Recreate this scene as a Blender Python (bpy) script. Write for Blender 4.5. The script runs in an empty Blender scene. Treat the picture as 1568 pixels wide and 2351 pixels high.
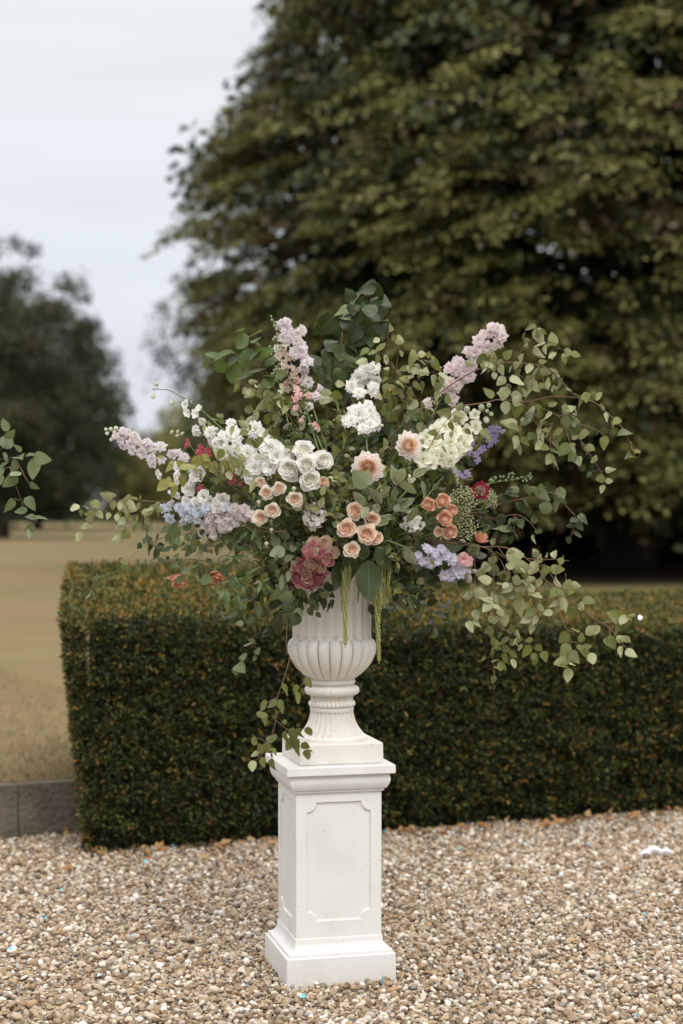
import bpy, bmesh, math, random
import numpy as np
from mathutils import Vector, Matrix, noise
from mathutils.geometry import tessellate_polygon
R = math.radians
random.seed(11); rng = np.random.default_rng(5)
S = bpy.context.scene
COL = S.collection

# ------------------------------------------------------------------ camera
F = 3880.0; HC = 1.52
cam = bpy.data.cameras.new('camera'); camo = bpy.data.objects.new('camera', cam); COL.objects.link(camo)
camo.location = (0, 0, HC); camo.rotation_euler = (R(90), 0, 0)
cam.sensor_fit = 'VERTICAL'; cam.sensor_height = 36; cam.lens = F/2351*36
cam.clip_start = .1; cam.clip_end = 4000
cam.dof.use_dof = True; cam.dof.focus_distance = 5.40; cam.dof.aperture_fstop = 2.0
S.camera = camo
# ------------------------------------------------------------------ world: overcast sky
W = bpy.data.worlds.new('World'); S.world = W; W.use_nodes = True
wt = W.node_tree; wt.nodes.clear()
def nd(t, typ, **kw):
    n = t.nodes.new(typ)
    for k, v in kw.items(): setattr(n, k, v)
    return n
SUN_EL, SUN_AZ = 52, 158          # azimuth clockwise from +Y
sky = nd(wt, 'ShaderNodeTexSky', sky_type='NISHITA', sun_disc=False)
sky.sun_elevation = R(SUN_EL); sky.sun_rotation = R(SUN_AZ)
tc = nd(wt, 'ShaderNodeTexCoord'); sep = nd(wt, 'ShaderNodeSeparateXYZ'); wt.links.new(tc.outputs['Generated'], sep.inputs[0])
ramp = nd(wt, 'ShaderNodeValToRGB'); wt.links.new(sep.outputs['Z'], ramp.inputs[0])
e = ramp.color_ramp.elements
e[0].position = 0; e[0].color = (.62, .64, .69, 1)
e[1].position = 1; e[1].color = (2.05, 2.02, 1.96, 1)
for p, c in ((.09, (.59, .61, .67)), (.17, (.66, .69, .725)), (.28, (.72, .745, .765)), (.5, (1.2, 1.2, 1.18))):
    x = e.new(p); x.color = (*c, 1)
mp = nd(wt, 'ShaderNodeMapping'); mp.inputs['Scale'].default_value = (1.6, 1.6, 9)
wt.links.new(tc.outputs['Generated'], mp.inputs[0])
nz = nd(wt, 'ShaderNodeTexNoise'); nz.inputs['Scale'].default_value = 1.5; nz.inputs['Detail'].default_value = 3
wt.links.new(mp.outputs[0], nz.inputs[0])
mr = nd(wt, 'ShaderNodeMapRange'); mr.inputs['From Min'].default_value = .3; mr.inputs['From Max'].default_value = .7
mr.inputs['To Min'].default_value = 10.2; mr.inputs['To Max'].default_value = 11.8
wt.links.new(nz.outputs[0], mr.inputs[0])
vm = nd(wt, 'ShaderNodeVectorMath', operation='SCALE'); wt.links.new(ramp.outputs[0], vm.inputs[0]); wt.links.new(mr.outputs[0], vm.inputs['Scale'])
mx = nd(wt, 'ShaderNodeMix', data_type='RGBA'); mx.inputs[0].default_value = .93
wt.links.new(sky.outputs[0], mx.inputs[6]); wt.links.new(vm.outputs[0], mx.inputs[7])
bg = nd(wt, 'ShaderNodeBackground'); bg.inputs[1].default_value = .1; wt.links.new(mx.outputs[2], bg.inputs[0])
wo = nd(wt, 'ShaderNodeOutputWorld'); wt.links.new(bg.outputs[0], wo.inputs[0])
sun = bpy.data.lights.new('sun', 'SUN'); sun.energy = 1.4; sun.angle = R(28); sun.color = (1, .955, .88)
so = bpy.data.objects.new('sun', sun); COL.objects.link(so)
sd = Vector((math.sin(R(SUN_AZ))*math.cos(R(SUN_EL)), math.cos(R(SUN_AZ))*math.cos(R(SUN_EL)), math.sin(R(SUN_EL))))
so.rotation_euler = sd.to_track_quat('Z', 'Y').to_euler()
S.view_settings.view_transform = 'Standard'; S.view_settings.look = 'None'
S.view_settings.exposure = 0.22; S.view_settings.gamma = 1; S.view_settings.use_curve_mapping = False
S.render.engine = 'CYCLES'

# ------------------------------------------------------------------ helpers
def V(*a): return Vector(a)
CROP = {'A': (125.4, 689.9, .28), 'B': (439, 627.2, .28), 'C': (752.6, 627.2, .28), 'E': (1066.2, 689.9, .28),
        'F': (125.4, 1034.9, .28), 'G': (439, 1003.5, .28), 'H': (752.6, 1003.5, .28), 'I': (1066.2, 1097.6, .28),
        'J': (533.1, 1317, .28), 'K': (0, 439, .3736), 'D': (0, 0, 1)}
def at(x, y, d): return V((x-784)*d/F, d, HC-(y-1175.5)*d/F)
def xy(k, x, y):
    a, b, s = CROP[k]; return a+s*x, b+s*y
def dep(x, y):
    r = ((x-760)/390)**2 + ((y-1170)/300)**2
    return 5.64 - .32*math.sqrt(max(0, 1-r)) - .02
def q(k, x, y, dd=0, d=None):
    X, Y = xy(k, x, y)
    return at(X, Y, (dep(X, Y) if d is None else d)+dd)
PX = .28*5.45/F        # metres per crop pixel
def U(a, b): return random.uniform(a, b)
def rv(s=1): return V(U(-s, s), U(-s, s), U(-s, s))

def tag(o, label=None, cat=None, group=None, kind=None):
    if label: o['label'] = label
    if cat: o['category'] = cat
    if group: o['group'] = group
    if kind: o['kind'] = kind
    return o
def thing(name, label, cat, loc, group=None):
    o = bpy.data.objects.new(name, None); COL.objects.link(o); o.location = loc; o.empty_display_size = .05
    return tag(o, label, cat, group)
def mobj(name, me, parent=None, mat=None):
    o = bpy.data.objects.new(name, me); COL.objects.link(o)
    if parent: o.parent = parent
    if mat and not me.materials: me.materials.append(mat)
    return o
def mesh(name, verts, faces, mats=(), smooth=True, mi=None):
    me = bpy.data.meshes.new(name); me.from_pydata([tuple(v) for v in verts], [], faces)
    for m in mats: me.materials.append(m)
    if smooth: me.polygons.foreach_set('use_smooth', [True]*len(me.polygons))
    if mi is not None: me.polygons.foreach_set('material_index', mi)
    me.update(); return me
def quads(name, V4, mats, mi=None):
    """V4: (n,4,3) array of quads -> one mesh"""
    n = len(V4); me = bpy.data.meshes.new(name)
    me.vertices.add(4*n); me.vertices.foreach_set('co', V4.reshape(-1).astype(np.float32))
    me.loops.add(4*n); me.loops.foreach_set('vertex_index', np.arange(4*n, dtype=np.int32))
    me.polygons.add(n); me.polygons.foreach_set('loop_start', np.arange(0, 4*n, 4, dtype=np.int32))
    me.polygons.foreach_set('loop_total', np.full(n, 4, dtype=np.int32))
    for m in mats: me.materials.append(m)
    if mi is not None: me.polygons.foreach_set('material_index', mi.astype(np.int32))
    me.update(calc_edges=True); return me
def frame(y, n):
    y = y.normalized(); x = y.cross(n)
    if x.length < 1e-4: x = y.cross(V(.3, .2, 1))
    x.normalize(); n = x.cross(y)
    return Matrix((x, y, n)).transposed()
def put(o, pos, y, n, s):
    M = frame(y, n)
    if not isinstance(s, (tuple, list)): s = (s, s, s)
    o.matrix_basis = Matrix.Translation(pos) @ M.to_4x4() @ Matrix.Diagonal((*s, 1))
def rotz(n, roll=None):
    """rotation matrix whose Z is n"""
    n = n.normalized(); a = n.orthogonal().normalized(); b = n.cross(a)
    t = U(0, 6.283) if roll is None else roll
    x = a*math.cos(t)+b*math.sin(t); y = n.cross(x)
    return Matrix((x, y, n)).transposed()
def putz(o, pos, n, s, roll=None):
    if not isinstance(s, (tuple, list)): s = (s, s, s)
    o.matrix_basis = Matrix.Translation(pos) @ rotz(n, roll).to_4x4() @ Matrix.Diagonal((*s, 1))
class MB:
    def __init__(s): s.v = []; s.f = []; s.m = []
    def add(s, vs, fs, m=0):
        o = len(s.v); s.v += [V(*v) for v in vs]; s.f += [tuple(i+o for i in f) for f in fs]; s.m += [m]*len(fs)
    def tube(s, pts, r0, r1, n=5, m=0):
        if len(pts) < 2: return
        rings = []; L = len(pts)
        for i, p in enumerate(pts):
            t = (pts[min(i+1, L-1)]-pts[max(i-1, 0)])
            if t.length < 1e-7: t = V(0, 0, 1)
            t.normalize(); a = t.cross(V(.13, .97, .2)).normalized(); b = t.cross(a)
            r = r0+(r1-r0)*i/(L-1)
            rings.append([p+(a*math.cos(6.2832*k/n)+b*math.sin(6.2832*k/n))*r for k in range(n)])
        fs = []
        for i in range(L-1):
            for k in range(n): fs.append((i*n+k, i*n+(k+1) % n, (i+1)*n+(k+1) % n, (i+1)*n+k))
        fs.append(tuple(range(n))[::-1]); fs.append(tuple((L-1)*n+k for k in range(n)))
        s.add([v for r in rings for v in r], fs, m)
    def blob(s, c, r, m=0, ax=None):
        """octahedron-ish bead"""
        if not isinstance(r, tuple): r = (r, r, r)
        vs = [(1, 0, 0), (-1, 0, 0), (0, 1, 0), (0, -1, 0), (0, 0, 1), (0, 0, -1)]
        M = ax if ax else Matrix.Identity(3)
        s.add([c+M@V(v[0]*r[0], v[1]*r[1], v[2]*r[2]) for v in vs],
              [(0, 2, 4), (2, 1, 4), (1, 3, 4), (3, 0, 4), (2, 0, 5), (1, 2, 5), (3, 1, 5), (0, 3, 5)], m)
    def build(s, name, mats, parent=None, smooth=True):
        me = mesh(name, s.v, s.f, mats if isinstance(mats, (list, tuple)) else [mats], smooth, s.m)
        return mobj(name, me, parent)
def spline(pts, k=6):
    """Catmull-Rom through points"""
    if len(pts) < 3: return [pts[0].lerp(pts[-1], i/k) for i in range(k+1)]
    P = [pts[0]*2-pts[1]]+pts+[pts[-1]*2-pts[-2]]; out = []
    for i in range(1, len(P)-2):
        a, b, c, d = P[i-1:i+3]
        for j in range(k):
            t = j/k
            out.append(.5*((2*b)+(c-a)*t+(2*a-5*b+4*c-d)*t*t+(3*b-a-3*c+d)*t**3))
    out.append(pts[-1]); return out

# ------------------------------------------------------------------ materials
def base_mat(name):
    m = bpy.data.materials.new(name); m.use_nodes = True; t = m.node_tree
    return m, t, t.nodes['Principled BSDF'], t.nodes['Material Output']
def link(t, a, b): t.links.new(a, b)
def math_(t, op, a, b=None, c=None):
    n = nd(t, 'ShaderNodeMath', operation=op)
    for i, v in enumerate((a, b, c)):
        if v is None: continue
        if isinstance(v, (int, float)): n.inputs[i].default_value = v
        else: t.links.new(v, n.inputs[i])
    return n.outputs[0]
def mixc(t, f, a, b, bt='MIX'):
    n = nd(t, 'ShaderNodeMix', data_type='RGBA', blend_type=bt)
    for i, v in ((0, f), (6, a), (7, b)):
        if isinstance(v, (int, float)): n.inputs[i].default_value = v
        elif isinstance(v, tuple): n.inputs[i].default_value = (*v, 1)
        else: t.links.new(v, n.inputs[i])
    return n.outputs[2]
def leaf_mat(name, top, top2, under, veins=7, rough=.45, trans=.3, margin=None, spec=.4):
    m, t, p, out = base_mat(name)
    oi = nd(t, 'ShaderNodeObjectInfo'); tc = nd(t, 'ShaderNodeTexCoord'); sp = nd(t, 'ShaderNodeSeparateXYZ')
    link(t, tc.outputs['Object'], sp.inputs[0])
    ax = math_(t, 'ABSOLUTE', sp.outputs['X'])
    ph = math_(t, 'MULTIPLY', math_(t, 'SUBTRACT', sp.outputs['Y'], math_(t, 'MULTIPLY', ax, .8)), float(veins))
    fr = math_(t, 'ABSOLUTE', math_(t, 'SUBTRACT', math_(t, 'FRACT', ph), .5))
    vein = math_(t, 'LESS_THAN', fr, .07)
    mid = math_(t, 'LESS_THAN', ax, .014)
    vv = math_(t, 'MAXIMUM', math_(t, 'MULTIPLY', vein, .55), mid)
    col = mixc(t, oi.outputs['Random'], top, top2)
    nz = nd(t, 'ShaderNodeTexNoise'); nz.inputs['Scale'].default_value = 6; link(t, tc.outputs['Object'], nz.inputs[0])
    col = mixc(t, math_(t, 'MULTIPLY', nz.outputs[0], .5), col, tuple(c*.6 for c in top))
    col = mixc(t, math_(t, 'MULTIPLY', vv, .5), col, tuple(min(1, c*2.2+.03) for c in top))
    if margin:
        nz2 = nd(t, 'ShaderNodeTexNoise'); nz2.inputs['Scale'].default_value = 4; link(t, tc.outputs['Object'], nz2.inputs[0])
        at_ = nd(t, 'ShaderNodeAttribute', attribute_name='edge')
        k = math_(t, 'GREATER_THAN', math_(t, 'ADD', at_.outputs['Fac'], math_(t, 'MULTIPLY', math_(t, 'SUBTRACT', nz2.outputs[0], .5), .9)), .84)
        col = mixc(t, k, col, margin)
    ucol = mixc(t, math_(t, 'MULTIPLY', vv, .35), under, tuple(c*.7 for c in under))
    ucol = mixc(t, math_(t, 'MULTIPLY', oi.outputs['Random'], .35), ucol, top)
    geo = nd(t, 'ShaderNodeNewGeometry')
    col = mixc(t, geo.outputs['Backfacing'], col, ucol)
    link(t, col, p.inputs['Base Color']); p.inputs['Roughness'].default_value = rough
    p.inputs['Specular IOR Level'].default_value = spec
    bp = nd(t, 'ShaderNodeBump'); bp.inputs['Strength'].default_value = .35; bp.inputs['Distance'].default_value = .001
    link(t, math_(t, 'SUBTRACT', 1, vv), bp.inputs['Height']); link(t, bp.outputs[0], p.inputs['Normal'])
    tr = nd(t, 'ShaderNodeBsdfTranslucent'); link(t, mixc(t, .6, col, tuple(min(1, c*1.6) for c in (top2[0], top2[1], top2[2]*.6))), tr.inputs[0])
    ms = nd(t, 'ShaderNodeMixShader'); ms.inputs[0].default_value = trans
    link(t, p.outputs[0], ms.inputs[1]); link(t, tr.outputs[0], ms.inputs[2]); link(t, ms.outputs[0], out.inputs[0])
    return m
def petal_mat(name, base, tip=None, trans=.42, rough=.6, along='Y', lo=0., hi=1., streak=0., var=.12):
    """colour runs from base to tip along the petal's own axis"""
    m, t, p, out = base_mat(name)
    tip = tip or base
    tc = nd(t, 'ShaderNodeTexCoord'); oi = nd(t, 'ShaderNodeObjectInfo')
    if along == 'R':
        vl = nd(t, 'ShaderNodeVectorMath', operation='LENGTH'); link(t, tc.outputs['Object'], vl.inputs[0]); s = vl.outputs['Value']
    else:
        sp = nd(t, 'ShaderNodeSeparateXYZ'); link(t, tc.outputs['Object'], sp.inputs[0]); s = sp.outputs[along]
    mr = nd(t, 'ShaderNodeMapRange'); mr.inputs[1].default_value = lo; mr.inputs[2].default_value = hi; link(t, s, mr.inputs[0])
    nz = nd(t, 'ShaderNodeTexNoise'); nz.inputs['Scale'].default_value = 5; nz.inputs['Detail'].default_value = 3; link(t, tc.outputs['Object'], nz.inputs[0])
    col = mixc(t, mr.outputs[0], base, tip)
    dk = tuple(c*.80 for c in tip)
    col = mixc(t, math_(t, 'MULTIPLY', math_(t, 'SUBTRACT', nz.outputs[0], .4), .5), col, dk)
    if streak:
        mp = nd(t, 'ShaderNodeMapping'); mp.inputs['Scale'].default_value = (26, 1.2, 1); link(t, tc.outputs['Object'], mp.inputs[0])
        n3 = nd(t, 'ShaderNodeTexNoise'); n3.inputs['Scale'].default_value = 1.5; link(t, mp.outputs[0], n3.inputs[0])
        col = mixc(t, math_(t, 'MULTIPLY', n3.outputs[0], streak), col, base)
    col = mixc(t, math_(t, 'MULTIPLY', oi.outputs['Random'], var), col, tuple(c*.72 for c in base), 'MIX')
    link(t, col, p.inputs['Base Color']); p.inputs['Roughness'].default_value = rough; p.inputs['Specular IOR Level'].default_value = .2
    tr = nd(t, 'ShaderNodeBsdfTranslucent'); link(t, col, tr.inputs[0])
    ms = nd(t, 'ShaderNodeMixShader'); ms.inputs[0].default_value = trans
    link(t, p.outputs[0], ms.inputs[1]); link(t, tr.outputs[0], ms.inputs[2]); link(t, ms.outputs[0], out.inputs[0])
    return m
def plain(name, c, c2=None, rough=.7, scale=20, trans=0, bump=0):
    m, t, p, out = base_mat(name); c2 = c2 or tuple(v*.7 for v in c)
    tc = nd(t, 'ShaderNodeTexCoord'); nz = nd(t, 'ShaderNodeTexNoise'); nz.inputs['Scale'].default_value = scale; nz.inputs['Detail'].default_value = 4
    link(t, tc.outputs['Object'], nz.inputs[0]); link(t, mixc(t, nz.outputs[0], c, c2), p.inputs['Base Color'])
    p.inputs['Roughness'].default_value = rough; p.inputs['Specular IOR Level'].default_value = .3
    if bump:
        bp = nd(t, 'ShaderNodeBump'); bp.inputs['Strength'].default_value = bump; bp.inputs['Distance'].default_value = .01
        link(t, nz.outputs[0], bp.inputs['Height']); link(t, bp.outputs[0], p.inputs['Normal'])
    if trans:
        tr = nd(t, 'ShaderNodeBsdfTranslucent'); tr.inputs[0].default_value = (*c, 1)
        ms = nd(t, 'ShaderNodeMixShader'); ms.inputs[0].default_value = trans
        link(t, p.outputs[0], ms.inputs[1]); link(t, tr.outputs[0], ms.inputs[2]); link(t, ms.outputs[0], out.inputs[0])
    return m
def stone_mat(name, c, stain, bev=.003, pits=.5, ground=None, rough=.6):
    m, t, p, out = base_mat(name)
    geo = nd(t, 'ShaderNodeNewGeometry'); pos = geo.outputs['Position']
    def noise_(sc, det=4):
        n = nd(t, 'ShaderNodeTexNoise'); n.inputs['Scale'].default_value = sc; n.inputs['Detail'].default_value = det; link(t, pos, n.inputs[0]); return n.outputs[0]
    big = noise_(6); mid = noise_(40); fine = noise_(260)
    r = nd(t, 'ShaderNodeMapRange'); r.inputs[1].default_value = .45; r.inputs[2].default_value = .75; link(t, big, r.inputs[0])
    col = mixc(t, math_(t, 'MULTIPLY', r.outputs[0], .45), c, stain)
    r2 = nd(t, 'ShaderNodeMapRange'); r2.inputs[1].default_value = .66; r2.inputs[2].default_value = .72; link(t, noise_(75, 2), r2.inputs[0])
    col = mixc(t, math_(t, 'MULTIPLY', r2.outputs[0], pits), col, tuple(v*.45 for v in stain))
    if ground:   # soil splash just above the gravel
        sp = nd(t, 'ShaderNodeSeparateXYZ'); link(t, pos, sp.inputs[0])
        r3 = nd(t, 'ShaderNodeMapRange'); r3.inputs[1].default_value = .07; r3.inputs[2].default_value = .0; link(t, sp.outputs['Z'], r3.inputs[0])
        col = mixc(t, math_(t, 'MULTIPLY', math_(t, 'MULTIPLY', r3.outputs[0], mid), .5), col, ground)
    link(t, col, p.inputs['Base Color']); p.inputs['Roughness'].default_value = rough; p.inputs['Specular IOR Level'].default_value = .3
    bv = nd(t, 'ShaderNodeBevel', samples=4); bv.inputs['Radius'].default_value = bev
    bp = nd(t, 'ShaderNodeBump'); bp.inputs['Strength'].default_value = .25; bp.inputs['Distance'].default_value = .002
    link(t, math_(t, 'ADD', math_(t, 'ADD', mid, math_(t, 'MULTIPLY', fine, .3)), math_(t, 'MULTIPLY', r2.outputs[0], -pits)), bp.inputs['Height'])
    link(t, bv.outputs[0], bp.inputs['Normal']); link(t, bp.outputs[0], p.inputs['Normal'])
    return m
def tree_leaf(name, a, b, trans=.2):
    m, t, p, out = base_mat(name)
    geo = nd(t, 'ShaderNodeNewGeometry'); n = nd(t, 'ShaderNodeTexNoise'); n.inputs['Scale'].default_value = .9; n.inputs['Detail'].default_value = 3
    link(t, geo.outputs['Position'], n.inputs[0])
    r = nd(t, 'ShaderNodeMapRange'); r.inputs[1].default_value = .35; r.inputs[2].default_value = .65; link(t, n.outputs[0], r.inputs[0])
    col = mixc(t, r.outputs[0], a, b); link(t, col, p.inputs['Base Color']); p.inputs['Roughness'].default_value = .55; p.inputs['Specular IOR Level'].default_value = .22
    tr = nd(t, 'ShaderNodeBsdfTranslucent'); link(t, col, tr.inputs[0])
    ms = nd(t, 'ShaderNodeMixShader'); ms.inputs[0].default_value = trans
    link(t, p.outputs[0], ms.inputs[1]); link(t, tr.outputs[0], ms.inputs[2]); link(t, ms.outputs[0], out.inputs[0])
    return m

M_white = stone_mat('white_painted_stone', (.69, .685, .675), (.53, .51, .47), bev=.003, pits=.22, ground=(.5, .42, .32), rough=.5)
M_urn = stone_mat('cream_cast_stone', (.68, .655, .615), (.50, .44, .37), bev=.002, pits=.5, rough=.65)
M_kerb = stone_mat('kerb_stone', (.19, .158, .125), (.035, .028, .022), bev=.006, pits=.7, rough=.9)
kt = M_kerb.node_tree; kt.nodes['Principled BSDF'].inputs['Specular IOR Level'].default_value = .05
for n_ in kt.nodes:
    if n_.type == 'BUMP': n_.inputs['Strength'].default_value = .9; n_.inputs['Distance'].default_value = .02
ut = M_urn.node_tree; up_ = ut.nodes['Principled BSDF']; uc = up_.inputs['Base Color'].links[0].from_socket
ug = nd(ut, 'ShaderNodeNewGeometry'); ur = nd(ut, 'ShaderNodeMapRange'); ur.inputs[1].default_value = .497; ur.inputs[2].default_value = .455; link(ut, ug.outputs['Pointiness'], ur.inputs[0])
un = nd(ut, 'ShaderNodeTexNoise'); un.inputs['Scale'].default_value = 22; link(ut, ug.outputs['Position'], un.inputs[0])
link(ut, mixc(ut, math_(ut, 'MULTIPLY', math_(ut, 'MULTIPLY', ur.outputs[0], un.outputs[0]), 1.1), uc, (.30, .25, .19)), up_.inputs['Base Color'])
M_birch = leaf_mat('birch_leaf', (.085, .105, .030), (.19, .205, .055), (.39, .40, .235))
M_fill = leaf_mat('filler_leaf', (.055, .085, .018), (.13, .155, .036), (.27, .29, .15), trans=.35)
M_birchy = leaf_mat('birch_leaf_yellow', (.22, .22, .06), (.28, .26, .075), (.45, .44, .27))
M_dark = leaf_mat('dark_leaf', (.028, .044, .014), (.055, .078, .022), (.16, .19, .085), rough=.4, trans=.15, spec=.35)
M_beech = leaf_mat('beech_leaf', (.065, .10, .022), (.10, .145, .035), (.15, .18, .08), veins=9, trans=.35)
M_poplar = leaf_mat('bluish_leaf', (.080, .112, .048), (.13, .165, .072), (.25, .29, .165), veins=6)
M_jas = leaf_mat('jasmine_leaf', (.055, .095, .022), (.10, .145, .035), (.15, .19, .08), veins=3)
M_var = leaf_mat('variegated_leaf', (.12, .15, .065), (.20, .23, .11), (.33, .36, .24), veins=7, margin=(.46, .44, .28))
M_pale = leaf_mat('pale_green_leaf', (.22, .24, .09), (.33, .33, .15), (.38, .39, .23), veins=5)
M_twig = plain('brown_twig', (.12, .065, .04), (.2, .12, .08))
M_gtwig = plain('green_twig', (.17, .21, .08), (.1, .13, .05))
M_cat = plain('catkin_brown', (.27, .23, .10), (.15, .12, .05), scale=200)
M_bud = petal_mat('green_white_bud', (.42, .47, .28), (.78, .78, .66), lo=-.6, hi=.8, along='Z')
M_budg = petal_mat('green_bud', (.22, .30, .13), (.42, .48, .28), lo=-.6, hi=.8, along='Z')
M_budp = petal_mat('lilac_bud', (.5, .5, .42), (.68, .60, .66), lo=-.6, hi=.8, along='Z')
M_eye = plain('floret_eye', (.55, .55, .33), (.3, .3, .15), scale=3)
M_eyed = plain('dark_floret_eye', (.12, .09, .07), (.4, .35, .2), scale=3)
M_amar = plain('amaranth_green', (.42, .43, .18), (.20, .22, .07), scale=260)
M_amard = plain('amaranth_dark_green', (.16, .20, .06), (.1, .13, .04), scale=120)  # darker tassel copy; shade on the dim left tassel is painted with it
M_ammi = plain('umbel_cream_green', (.78, .76, .50), (.58, .58, .33), scale=60)
M_hedge_core = plain('hedge_shade_twigs', (.012, .013, .008), (.02, .017, .01))  # near-black core, the hedge's inner shade is put into its colour
M_bark = plain('bark', (.05, .042, .034), (.03, .025, .02), scale=5, rough=.9, bump=.6)

# ------------------------------------------------------------------ ground, lawn, gravel
ANG = R(21.0); UX = V(math.cos(ANG), math.sin(ANG), 0); UN = V(-math.sin(ANG), math.cos(ANG), 0)   # along / away from the hedge front
HF = at(215, 1962, 7.49); HF.z = 0                 # foot of the hedge's front-left corner
KF = V(-1.588, 7.86, 0)                             # kerb line passes here
ms_, t, p, o_ = base_mat('sandy_gravel_bed')
geo = nd(t, 'ShaderNodeNewGeometry')
vo = nd(t, 'ShaderNodeTexVoronoi'); vo.inputs['Scale'].default_value = 60; link(t, geo.outputs['Position'], vo.inputs[0])
cr = nd(t, 'ShaderNodeValToRGB'); link(t, vo.outputs['Color'], cr.inputs[0])
cr.color_ramp.elements[0].color = (.10, .07, .045, 1); cr.color_ramp.elements[1].color = (.45, .38, .29, 1)
link(t, cr.outputs[0], p.inputs['Base Color']); p.inputs['Roughness'].default_value = .9
bp = nd(t, 'ShaderNodeBump'); bp.inputs['Strength'].default_value = 1; bp.inputs['Distance'].default_value = .01; bp.invert = True
link(t, vo.outputs['Distance'], bp.inputs['Height']); link(t, bp.outputs[0], p.inputs['Normal'])
g = mobj('gravel_bed', mesh('gravel_bed', [(-60, -40, -.012), (60, -40, -.012), (60, 60, -.012), (-60, 60, -.012)], [(0, 1, 2, 3)], [ms_], False)); tag(g, kind='structure')

m_lawn, t, p, o_ = base_mat('dry_lawn')
geo = nd(t, 'ShaderNodeNewGeometry')
def tn(sc, det=3, stretch=(1, 1, 1)):
    mp = nd(t, 'ShaderNodeMapping'); mp.inputs['Scale'].default_value = stretch; link(t, geo.outputs['Position'], mp.inputs[0])
    n = nd(t, 'ShaderNodeTexNoise'); n.inputs['Scale'].default_value = sc; n.inputs['Detail'].default_value = det; link(t, mp.outputs[0], n.inputs[0]); return n.outputs[0]
def mr_(v, a, b):
    r = nd(t, 'ShaderNodeMapRange'); r.inputs[1].default_value = a; r.inputs[2].default_value = b; link(t, v, r.inputs[0]); return r.outputs[0]
col = mixc(t, mr_(tn(.10, 4), .40, .62), (.165, .112, .058), (.110, .105, .043))
col = mixc(t, math_(t, 'MULTIPLY', mr_(tn(1.3, 5), .45, .7), .6), col, (.165, .145, .06))
col = mixc(t, math_(t, 'MULTIPLY', mr_(tn(38, 4), .3, .8), .4), col, (.27, .20, .11))
sp = nd(t, 'ShaderNodeSeparateXYZ'); link(t, geo.outputs['Position'], sp.inputs[0])
col = mixc(t, mr_(sp.outputs['Y'], 190, 215), col, (.065, .09, .03))     # longer green grass at the far edge
link(t, col, p.inputs['Base Color']); p.inputs['Roughness'].default_value = .95; p.inputs['Specular IOR Level'].default_value = .1
LZ = .25
a = KF+UN*.10-UX*60; b = KF+UN*.10+UX*60
lawn = mobj('lawn', mesh('lawn', [(a.x, a.y, LZ), (b.x, b.y, LZ), (1600, 1800, LZ), (-1600, 1800, LZ), (-1600, a.y, LZ), (1600, b.y, LZ),
        (a.x, a.y, -.02), (b.x, b.y, -.02)], [(0, 1, 5, 2, 3, 4), (6, 7, 1, 0)], [m_lawn], False)); tag(lawn, kind='structure')
# short dry grass standing near the kerb
n = 26000
u = rng.uniform(-2.2, 1.6, n); w = .1+rng.uniform(0, 1, n)**1.5*7
P0 = np.stack([KF.x+UX.x*u+UN.x*w-w*.12, KF.y+UX.y*u+UN.y*w, np.full(n, LZ)], 1)
hgt = rng.uniform(.012, .035, n); az = rng.uniform(0, 6.28, n)
side = np.stack([np.cos(az), np.sin(az), az*0], 1)*rng.uniform(.0015, .003, n)[:, None]
tip = P0+np.stack([rng.normal(0, .012, n), rng.normal(0, .012, n), hgt], 1)
Q4 = np.stack([P0-side, P0+side, tip+side*.2, tip-side*.2], 1)
M_g1 = plain('straw_grass', (.24, .17, .09), (.19, .14, .07), trans=.2); M_g2 = plain('green_grass', (.14, .16, .05), (.2, .2, .08), trans=.2)
tag(mobj('grass', quads('grass', Q4, [M_g1, M_g2], (rng.random(n) < .35).astype(int))), 'short dry straw coloured grass on the lawn behind the stone kerb', 'grass', kind='stuff')

# pebbles: loose gravel as instanced real stones
def pebble(i):
    bm = bmesh.new(); bmesh.ops.create_icosphere(bm, subdivisions=2, radius=1)
    off = V(i*7.3, i*3.1, 0); sc = V(U(.8, 1.25), U(.6, .95), U(.4, .72)); ang = i % 3 != 0
    for v in bm.verts:
        c = v.co.copy(); k = 1+.35*noise.noise(c*.9+off)+.10*noise.noise(c*2.5+off)
        v.co = V(c.x*sc.x, c.y*sc.y, c.z*sc.z)*k
        if ang:
            for nn in (V(.7, .3, .6).normalized(), V(-.5, .6, .5).normalized(), V(.1, -.9, .4).normalized()):
                dd = v.co.dot(nn)-.52
                if dd > 0: v.co -= nn*dd
    me = bpy.data.meshes.new('pebble'); bm.to_mesh(me); bm.free()
    me.polygons.foreach_set('use_smooth', [not ang]*len(me.polygons)); return me
m_peb, t, p, o_ = base_mat('flint_pebble')
oi = nd(t, 'ShaderNodeObjectInfo'); cr = nd(t, 'ShaderNodeValToRGB'); cr.color_ramp.interpolation = 'LINEAR'
els = [(0, (.24, .155, .085)), (.08, (.11, .07, .04)), (.16, (.32, .22, .13)), (.30, (.42, .31, .20)), (.42, (.25, .19, .13)), (.52, (.52, .42, .31)),
       (.62, (.33, .275, .225)), (.72, (.62, .54, .44)), (.82, (.74, .68, .60)), (.88, (.40, .25, .13)), (.93, (.12, .10, .085)), (1, (.86, .83, .78))]
ee = cr.color_ramp.elements; ee[0].color = (*els[0][1], 1); ee[1].color = (*els[-1][1], 1)
for pz, c in els[1:-1]: k = ee.new(pz); k.color = (*c, 1)
link(t, oi.outputs['Random'], cr.inputs[0])
tc = nd(t, 'ShaderNodeTexCoord'); nz = nd(t, 'ShaderNodeTexNoise'); nz.inputs['Scale'].default_value = 2.2; nz.inputs['Detail'].default_value = 5; link(t, tc.outputs['Object'], nz.inputs[0])
col = mixc(t, math_(t, 'MULTIPLY', mr_(nz.outputs[0], .5, .7), .35), mixc(t, 1.0, cr.outputs[0], (.90, .885, .87), 'MULTIPLY'), (.50, .42, .34))
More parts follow.
